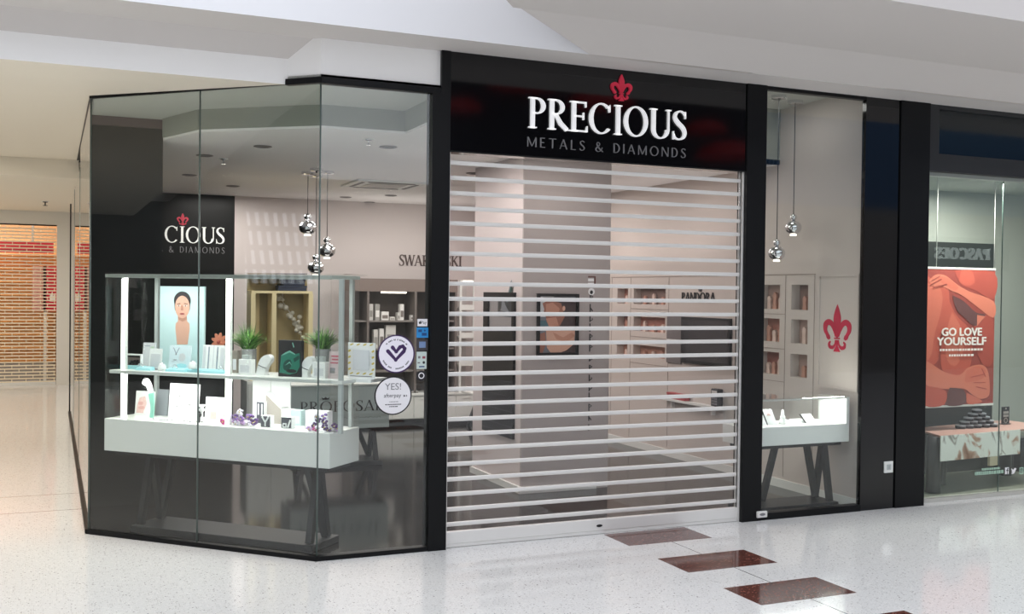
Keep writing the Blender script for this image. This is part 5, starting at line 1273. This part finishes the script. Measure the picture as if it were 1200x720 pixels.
def boldsans(txt, xc, zc, hgt_, wid_, nm):
    o = sans(txt, 1.0, nm, M_tw, t, (0, 0, 0), ext=.0); me = o.data
    xs = [v.co.x for v in me.vertices]; zs = [v.co.z for v in me.vertices]; kx = wid_ / (max(xs) - min(xs)); kz = hgt_ / (max(zs) - min(zs)); cx_, cz_ = (max(xs) + min(xs)) / 2, (max(zs) + min(zs)) / 2
    for v in me.vertices: v.co = Vector(((v.co.x - cx_) * kx, -.0085 - .0005, (v.co.z - cz_) * kz))
    o.location = (xc, 0, zc)
    # heavier strokes: a second, slightly shifted outline in the same mesh
    bm_ = bmesh.new(); bm_.from_mesh(me)
    for k, (dx, dz) in enumerate(((.006, 0), (-.006, 0), (0, .003), (.003, -.003))):
        g = bmesh.ops.duplicate(bm_, geom=[f for f in bm_.faces if f.index < len(me.polygons) and f.index >= 0] if k == 0 else orig)
        if k == 0: orig = [f for f in bm_.faces][:len(me.polygons)]
        for v in [e for e in g['geom'] if isinstance(e, bmesh.types.BMVert)]: v.co += Vector((dx, -.0002 * (k + 1), dz))
    bm_.to_mesh(me); bm_.free(); return o
def tz(py): return onY(1125, py, PYn).z - z0
boldsans('GO LOVE', .02, (tz(383.5) + tz(394.5)) / 2, tz(383.8) - tz(392.8), w * .57, 'lettering')
boldsans('YOURSELF', .02, tz(400), tz(395.2) - tz(404.2), w * .70, 'lettering')
for i, (py, ww) in enumerate(((410, .62), (416.5, .36))):
    rr = random.Random(i + 3); mb = MB(); x = -w * ww / 2 + .02
    while x < w * ww / 2: l = rr.uniform(.018, .045); mb.poly([(x, -.009, tz(py) - .011), (x + l, -.009, tz(py) - .011), (x + l, -.009, tz(py) + .011), (x, -.009, tz(py) + .011)]); x += l + .010
    mb.build('small_print', M_tw, t, recalc=False)
for px, nm in ((1098, 'left'), (1165.5, 'right')):
    x = onY(px, 300, PYn).x - (x0 + x1) / 2; mb = MB(); mb.tube((x, .004, h + .0), (x, .004, 3.49 - z0), .004, n=6); mb.build('hanging_wire', M_alu, t)
# table with printed skirt
TZ = .60
tl = onZ(1102, 511, TZ); tr = onZ(1195, 503.5, TZ); bl = onZ(1071, 502, TZ)
ang = math.atan2(tr.y - tl.y, tr.x - tl.x)
t = thing('display_table', 'low display table with pink top and marbled white and rust skirt in the next window', 'table', (tl.x, tl.y, 0.004), ang)
c_, s_ = math.cos(-ang), math.sin(-ang)
def lt(p): dx, dy = p.x - tl.x, p.y - tl.y; return (dx * c_ - dy * s_, dx * s_ + dy * c_)
b_ = lt(bl); L_ = (tr - tl).length * 1.0
mb = MB(); mb.slab([(0, 0), (L_ * 1.5, 0), (L_ * 1.5, b_[1] + .1), (b_[0], b_[1])], TZ - .024, TZ - .004); mb.build('table_top', mat('table_pink', (176, 136, 126), .45), t)
zs0 = onZ(1102, 541.5, 0) ; zsk = onY(1102, 541.5, tl.y).z
def marble():
    m = bpy.data.materials.new('marble_print'); m.use_nodes = True; nt = m.node_tree; b = nt.nodes['Principled BSDF']; b.inputs['Roughness'].default_value = .4
    tc = nt.nodes.new('ShaderNodeTexCoord'); mp = nt.nodes.new('ShaderNodeMapping'); mp.inputs['Scale'].default_value = (2.2, 1, 1.2); mp.inputs['Location'].default_value = (.3, 0, .6); n = nt.nodes.new('ShaderNodeTexNoise'); n.inputs['Scale'].default_value = 2.0; n.inputs['Detail'].default_value = 5; n.inputs['Distortion'].default_value = 1.3
    nt.links.new(tc.outputs['Object'], mp.inputs[0]); nt.links.new(mp.outputs[0], n.inputs['Vector'])
    r_ = nt.nodes.new('ShaderNodeValToRGB'); e = r_.color_ramp.elements; e[0].position = .30; e[0].color = lin((140, 92, 66)); e[1].position = .42; e[1].color = lin((236, 234, 226)); k = e.new(.37); k.color = lin((190, 150, 128)); k = e.new(.6); k.color = lin((240, 239, 232)); k = e.new(.66); k.color = lin((150, 140, 130)); k = e.new(.70); k.color = lin((236, 235, 228))
    nt.links.new(n.outputs['Fac'], r_.inputs[0]); nt.links.new(r_.outputs[0], b.inputs['Base Color']); return m
mb = MB(); mb.box(0.0, L_, -.008, .0, zsk, TZ - .006); mb.build('skirt', marble(), t)
xk = L_ * .62
mb = MB(); mb.box(xk, xk + .13, .0005, .03, zsk - .10, TZ - .03); mb.build('cream_panel', mat('cream_panel', (206, 190, 160), .5), t)
for x, y in ((.05, .12), (L_ * 1.35, .12), (b_[0] + .25, b_[1] - .12), (L_ * 1.35, b_[1] - .05)): mb = MB(); mb.tube((x, y, 0), (x, y, TZ - .025), .075, .065, 18); mb.build('leg', M_dark, t)
# pyramid of tins: five, four, three, two, one
TP = Vector((onZ(1121, 501.5, TZ).x, 0, 0))
p0_, p1_ = onZ(1125.5, 502.5, TZ), onZ(1163, 500.5, TZ)
dstep = (p1_ - p0_) / 4; r_ = dstep.length * .47; hz = onY(1143, 480, p0_.y).z - TZ; th = hz / 5
names5 = ('bottom', 'second', 'third', 'fourth', 'top'); ord_ = ('leftmost', 'second from the left', 'middle', 'second from the right', 'rightmost')
M_tin = mat('tin_black', (26, 26, 34), .3); M_tinl = mat('tin_lid_highlight', (176, 178, 186), .35)  # pale lid tone paints the highlights along the tops of the black tins
src = None
for row in range(5):
    n = 5 - row
    for k in range(n):
        p = p0_ + dstep * (k + row * .5)
        pos = {5: ('leftmost', 'second from left', 'middle', 'second from right', 'rightmost'), 4: ('leftmost', 'second from left', 'second from right', 'rightmost'), 3: ('left', 'middle', 'right'), 2: ('left', 'right'), 1: ('single',)}[n][k]
        lab = 'black round tin, %s in the %s row of the tin pyramid' % (pos, names5[row])
        loc = (p.x, p.y, TZ + row * (th + .0004))
        if src is None:
            src = thing('tin', lab, 'tin', loc, 0, 'black tins stacked in a pyramid')
            mb = MB(); mb.lathe([(0, 0), (r_ * .94, 0), (r_, .004), (r_, th * .62), (r_ * .9, th * .66), (0, th * .66)], n=24, smooth=False); mb.build('body', M_tin, src)
            mb = MB(); mb.lathe([(0, th * .66), (r_ * .97, th * .67), (r_ * .97, th * .94), (r_ * .9, th), (0, th)], n=24, smooth=False); mb.build('lid', M_tinl, src)
        else:
            c = copy_tree(src); c.location = loc; c['label'] = lab
# black price stand
A = onZ(1178.5, 497.5, TZ)
t = thing('sign_holder', 'small black upright card stand with white rectangles right of the tin pyramid', 'sign', (A.x, A.y, TZ), ang); hh = onY(1178, 477, A.y).z - TZ; ww = (onY(1183.5, 490, A.y).x - onY(1174, 490, A.y).x) / 2
mb = MB(); mb.box(-ww, ww, 0, .012, 0.0, hh, .003); mb.box(-ww, ww, -.02, .04, 0, .008); mb.build('stand', M_tin, t)
mb = MB(); mb.use(M_bx[1]); mb.box(-ww * .7, ww * .7, -.002, 0, hh * .42, hh * .55); mb.box(-ww * .7, ww * .7, -.002, 0, hh * .6, hh * .74); mb.build('card', None, t)
mb = MB()
for q in arc(0, hh * .22, ww * .5, ww * .5, 0, 360, .01, .01, 16): mb.prism(q, -.002, 0)
mb.prism(ell(0, hh * .9, .012, .012, 10), -.002, 0); mb.build('emblem', M_bx[1], t)
# contact lettering and small marks on the glass
M_mint = mat('mint_print', (164, 196, 176), .5)
def gl(px, py): p = onY(px, py, NY - .005); return p
A = gl(1176.5, 553)
t = thing('glass_lettering', 'two lines of pale green small lettering low on the next window', 'lettering', (A.x, NY - .0045, A.z))
for i, (pa, pb, py, hh_) in enumerate(((1150.5, 1172, 550.5, .022), (1142.5, 1176, 555.5, .034))):
    mb = MB(); rr = random.Random(i); x = gl(pa, py).x - A.x; xe = gl(pb, py).x - A.x; z = gl(pa, py).z - A.z
    while x < xe:
        l = rr.uniform(.012, .03); mb.prism(rect(x, min(x + l, xe), z - hh_ / 2, z + hh_ / 2), -.0006, 0); x += l + .006
    mb.build('lettering', M_mint, t)
A = gl(1180, 552)
t = thing('social_sticker', 'small white square sticker with letter f low on the next window', 'sticker', (A.x, NY - .0045, A.z))
mb = MB(); mb.prism(rect(-.026, .026, -.034, .034), -.0006, 0); mb.build('face', M_stw, t)
mb = MB(); mb.prism(rect(.0, .010, -.034, .02), -.0012, -.0006); mb.prism(rect(-.010, .020, -.002, .008), -.0012, -.0006); mb.prism(rect(.002, .020, .016, .026), -.0012, -.0006); mb.build('emblem', M_ink, t)
A = gl(1188, 552)
t = thing('social_sticker', 'small white bird shaped sticker beside the letter f sticker', 'sticker', (A.x, NY - .0045, A.z))
mb = MB(); mb.prism(smooth_pts([(-.034, .028), (-.012, .012), (.0, .014), (.008, .028), (.026, .026), (.036, .016), (.024, .0), (.008, -.026), (-.014, -.032), (-.036, -.024), (-.020, -.016), (-.030, .0), (-.024, .006), (-.036, .014)], 3), -.0008, 0); mb.build('emblem', M_stw, t)
A = gl(1197, 552)
t = thing('social_sticker', 'small mint outlined square sticker right of the bird sticker', 'sticker', (A.x, NY - .0045, A.z))
mb = MB(); holes_panel(mb, -.028, .028, -.034, .034, -.0006, 0, [(-.019, .019, -.024, .024)]); mb.build('frame', M_mint, t)
mb = MB()
for q in arc(0, 0, .013, .014, 0, 360, .005, .005, 14): mb.prism(q, -.0006, 0)
mb.build('emblem', M_mint, t)
# dark bins under the table
for i, (px0, px1, lab) in enumerate(((1173.5, 1190, 'black upright box under the table behind the social stickers'), (1197.5, 1212, 'black upright box under the table at the right picture edge'))):
    a, b = onY(px0, 545, 1.0).x, onY(px1, 545, 1.0).x
    t = thing('storage_box', lab, 'box', ((a + b) / 2, 1.02, .0042)); w_ = (b - a) / 2
    mb = MB(); mb.box(-w_, w_, 0, .25, 0, .36, .006); mb.build('box', M_tin, t)
    mb = MB(); mb.box(-w_ - .006, w_ + .006, -.006, .256, .3605, .39, .004); mb.build('lid', M_tin, t)
# ------------------------------------------------------------------ shop at the far end of the corridor
FY = 15.8
M_fwhite = mat('far_white', (226, 222, 214), .6)
mb = MB(); mb.box(-1.69, -1.44, FY - .12, FY + .5, 0, H); struct(mb.build('wall_far_pier', M_fwhite))
mb = MB(); mb.box(-9, -1.69, FY - .05, FY + .3, 3.25, H); struct(mb.build('trim_18', M_fwhite))
mb = MB(); mb.box(-9, -1.69, FY - .06, FY - .02, 3.225, 3.25); struct(mb.build('trim_19', M_black))
mb = MB(); mb.box(-9, -1.44, 17.7, 17.8, 0, H); struct(mb.build('wall_far_shop', mat('orange_store', (232, 186, 130), .6)))
mb = MB(); mb.box(-1.66, -1.55, FY + .51, 17.7, 0, H); struct(mb.build('wall_far_shop_side', mat('orange_store')))
sh_ = thing('roller_grille', 'far roller grille of cream rods at the end of the left corridor', 'shutter', (-4.6, FY, 0.0005))
M_cream = mat('cream_rod', (240, 226, 200), .45)
zz = [.06 + .066 * i for i in range(48)]
def grille(off):
    m = MB(); m.box(-2.9, 2.9, -.010, .010, -.0115, .0115)
    x = -2.9 + off
    while x < 2.9: m.box(x - .007, x + .007, -.012, .012, .0116, .0544); x += .26
    return m
A_ = grille(.05).build('slat', M_cream, sh_); B_ = grille(.18).build('slat', M_cream, sh_)
for i, z in enumerate(zz):
    if i < 2: o = (A_, B_)[i]
    else: o = (A_, B_)[i % 2].copy(); COL.objects.link(o); o.parent = sh_
    o.location = (0, 0, z)
mb = MB(); mb.box(-2.9, 2.9, -.02, .02, 0, .05); mb.build('bottom_rail', M_alu, sh_)
# goods behind the grille: orange shelves, red band and red panel
t = thing('shop_shelving', 'orange lit shop shelving behind the far roller grille', 'shelving', (-4.6, 16.9, 0))
mb = MB(); mb.box(-2.9, 2.9, .3, .34, .36, 2.95); mb.build('back_panel', mat('orange_bright', (238, 190, 128), .6), t)
for k in range(9):
    mb = MB(); mb.box(-2.9, 2.9, 0, .299, .40 + k * .28, .44 + k * .28); mb.build('shelf', mat('orange_shelf', (206, 146, 84), .6), t)
mb = MB(); mb.box(-2.9, 2.9, -.02, .34, .0, .359); mb.build('base', mat('far_base', (150, 146, 140), .5), t)
RY = 16.3
a = onY(-10, 285, RY); b = onY(66, 287, RY)
t = thing('red_fascia', 'long red shop band hanging behind the top of the far grille', 'sign', ((-7 - 1.7) / 2, RY, onY(40, 297, RY).z))
mb = MB(); mb.box(-2.6, 2.6, 0, .05, 0, onY(40, 283, RY).z - onY(40, 297, RY).z, .004); mb.build('band', mat('store_red', (206, 40, 58), .5), t)
mb = MB(); mb.box(-2.6, 2.6, -.006, -.0005, .05, .07); mb.build('line', mat('store_red_dark', (160, 30, 44), .5), t)
for x in (-2.2, 0, 2.2): mb = MB(); mb.box(x - .02, x + .02, .01, .04, onY(40, 283, RY).z - onY(40, 297, RY).z + .0005, H - onY(40, 297, RY).z); mb.build('hanger', M_alu, t)
p0, p1 = onY(38, 312, RY), onY(68, 365, RY)
t = thing('red_poster', 'red promotional poster with white dotted columns behind the far grille', 'poster', ((p0.x + p1.x) / 2, RY - .1, p1.z)); w = (p1.x - p0.x) / 2; h = p0.z - p1.z
xm = onY(51, 330, RY).x - (p0.x + p1.x) / 2
mb = MB(); mb.box(xm, w, 0, .02, 0, h); mb.build('board', mat('poster_crimson', (200, 24, 50), .5), t)
mb = MB()
for k in range(3): mb.box(-w + .03 + k * .09, -w + .08 + k * .09, 0, .02, 0, h)
mb.box(-w, xm - .0005, .021, .03, 0, h); mb.use(mat('poster_pinkish', (224, 170, 160), .5)); mb.build('dotted_panel', None, t)
mb = MB(); mb.prism([(w * .35, h * .22), (w * .8, h * .22), (w * .8, h * .42), (w * .62, h * .34), (w * .55, h * .44), (w * .35, h * .34)], -.004, -.0005); mb.build('emblem', M_paper, t)
mb = MB(); mb.box(-.03, .03, .021, .05, -p1.z, h * .5); mb.build('stand', M_alu, t)
# corridor ceiling lights
for px, py, lab in ((8, 249, 'long ceiling light close to the far grille, at the left picture edge'), (58, 251, 'small ceiling light above the far white pier')):
    p = onZ(px, py, H); t = thing('ceiling_light', lab, 'ceiling light', (p.x - (.4 if px < 20 else 0), p.y, H)); l = .5 if px < 20 else .14
    mb = MB(); mb.box(-l, l, -.14, .14, -.03, 0, .004); mb.build('housing', M_cab, t)
    mb = MB(); mb.box(-l + .03, l - .03, -.11, .11, -.034, -.0305); mb.build('diffuser', M_lamp, t)
for px, py, lab in ((53, 236, 'small sprinkler on the left corridor ceiling'),):
    p = onZ(px, py, H); t = thing('sprinkler', lab, 'sprinkler', (p.x, p.y, H))
    mb = MB(); mb.lathe([(0, 0), (.05, 0), (.04, -.02), (.01, -.024), (.01, -.07), (.04, -.072), (.04, -.08), (0, -.081)], n=12); mb.build('head', M_dark, t)
    mb = MB(); mb.lathe([(.05, 0), (.07, 0), (.066, -.008), (.05, -.01)], n=14); mb.build('plate', M_cab, t)
t = thing('air_slot', 'small dark slot in the grey soffit near the white corner header', 'vent', tuple(onZ(339.5, 45, HS - .001)))
mb = MB(); mb.box(-.03, .03, -.012, .012, -.003, .001); mb.build('opening', M_ink, t)
mb = MB(); holes_panel(mb, -.036, .036, -.016, .016, -.003, .001, [(-.0301, .0301, -.0121, .0121)])
for v in mb.bm.verts: v.co = Vector((v.co.x, v.co.z, v.co.y - .001))
mb.build('rim', M_lightgrey, t)
# ------------------------------------------------------------------ across the mall, seen only in reflections
def refl(px, py, Y, plane=-.02):
    P = onY(px, py, plane); d = P - CAM; k = (Y - plane) / -d.y; return Vector((P.x + d.x * k, Y, P.z + d.z * k))
M_redshade = mat('red_shade', (170, 34, 34), .6, emit=(150, 20, 18), es=.25)
for i, (px, py, wpx, lab) in enumerate(((541, 124, 46, 'leftmost'), (618, 92, 84, 'largest'), (704, 116, 70, 'middle'), (826, 150, 44, 'upper right'), (852, 178, 62, 'lower right'))):
    c = refl(px, py, -12.5); e = refl(px + wpx / 2, py, -12.5); r = abs(e.x - c.x)
    t = thing('fabric_shade', 'wide red fabric lamp shade across the mall, ' + lab + ' of five reflected in the sign', 'lamp shade', (c.x, -12.5, c.z), 0, 'red fabric lamp shades across the mall')
    mb = MB(); mb.lathe([(r, -r * .18), (r * .98, -r * .1), (r * .8, r * .12), (r * .45, r * .28), (0, r * .34), ], n=32); mb.build('shade', M_redshade, t)
    mb = MB(); mb.tube((0, 0, r * .34), (0, 0, 7.4 - c.z), .02, n=8); mb.build('cord', M_dark, t)
mb = MB(); mb.box(5, 14.3, -14, -12, 7.4, 7.45); struct(mb.build('ceiling_opposite', M_op))
pc_ = [refl(1096, 297, -13.9, NY), refl(1160, 298, -13.9, NY)]; zt_ = refl(1128, 291, -13.9, NY).z; zb_ = refl(1128, 304, -13.9, NY).z
t = thing('shop_sign', 'lit dark sign with pale serif letters on the shopfront across the mall', 'sign', ((pc_[0].x + pc_[1].x) / 2, -13.99, zb_ - .3), PI); w = abs(pc_[1].x - pc_[0].x) / 2
mb = MB(); mb.box(-w - .8, w + .8, -.05, 0, 0, zt_ - zb_ + .6); mb.build('sign_panel', M_op, t)
mb = MB(); put_text(mb, 'PASCOES', -w, w, .3, .3 + zt_ - zb_, -.12, -.05, W=.22, w=.09, sf=.07, track=.05); mb.build('lettering', mat('lit_letter', (240, 244, 240), .4, emit=(235, 245, 240), es=.7), t)
# ------------------------------------------------------------------ light
w = bpy.data.worlds.new('sky'); SC.world = w; w.use_nodes = True
bg = w.node_tree.nodes['Background']; bg.inputs[0].default_value = (.87, .91, 1.0, 1); bg.inputs[1].default_value = 1.55
def area(name, loc, size, power, col=(1, 1, 1), rot=(0, 0, 0), sy=None, shape='DISK'):
    l = bpy.data.lights.new(name, 'AREA'); l.energy = power; l.color = col; l.shape = shape; l.size = size
    if sy: l.shape = 'RECTANGLE'; l.size_y = sy
    o = bpy.data.objects.new(name, l); COL.objects.link(o); o.location = loc; o.rotation_euler = rot; return o
for i, (x, y, p) in enumerate(((1.5, 1.9, 24), (1.2, 3.6, 28), (3.0, 4.2, 20), (4.2, 2.4, 8), (4.2, 4.6, 11), (.2, 5.2, 26), (1.9, 5.9, 34), (3.4, 6.2, 30), (.4, 7.2, 22), (2.7, 1.0, 10))):
    area('shop_downlight', (x, y, CZ - .03), .9, p, (1, .93, .89))
area('bay_downlight', (4.55, .75, 3.90), .5, 3, (1, .96, .93))
for x, y in ((-3.2, 2.6), (-3.4, 9.2), (-3.4, 13.0), (-7, 4), (-7, 10), (-3.6, 4.8)):
    area('corridor_light', (x, y, H - .03), .7, 58, (1, .92, .80))
area('far_shop_light', (-4.0, 16.2, 3.4), 1.5, 70, (1, .90, .74), sy=.5)
area('ceiling_fill', (3.0, 7.3, 2.3), 1.8, 5, (1, .94, .91), (PI, 0, 0), sy=.2)  # added upward light to brighten the shop ceiling, no fitting behind it
area('ceiling_fill', (4.8, 3.6, 2.35), 2.2, 3, (1, .94, .91), (PI, 0, R(90)), sy=.15)  # second added upward light for the ceiling, along the side wall
# area lights added to brighten the goods in the display cases
area('case_fill', chl((-1.03, .20, ZV - .05)), 1.9, 13, (1, 1, .97), (0, 0, CH), sy=.05)
area('case_fill', chl((-1.03, .24, ZS0 - .006)), 1.9, 9, (1, 1, .97), (0, 0, CH), sy=.04)
area('case_fill', (4.6, .32, 1.045), .9, 4, (1, 1, .98), sy=.05)
for x in (6.9, 8.2): area('next_shop_fill', (x, .24, 3.15), .2, 50, (1, .97, .92))  # added lights that brighten the hanging poster and table skirt
area('next_shop_fill', (9.4, 2.2, 3.45), 1.6, 75, (1, .97, .92))  # added light that brightens the pale wall behind
SC.view_settings.view_transform = 'Standard'; SC.view_settings.look = 'None'; SC.view_settings.gamma = 1
SC.view_settings.use_curve_mapping = False; SC.view_settings.exposure = 0.2
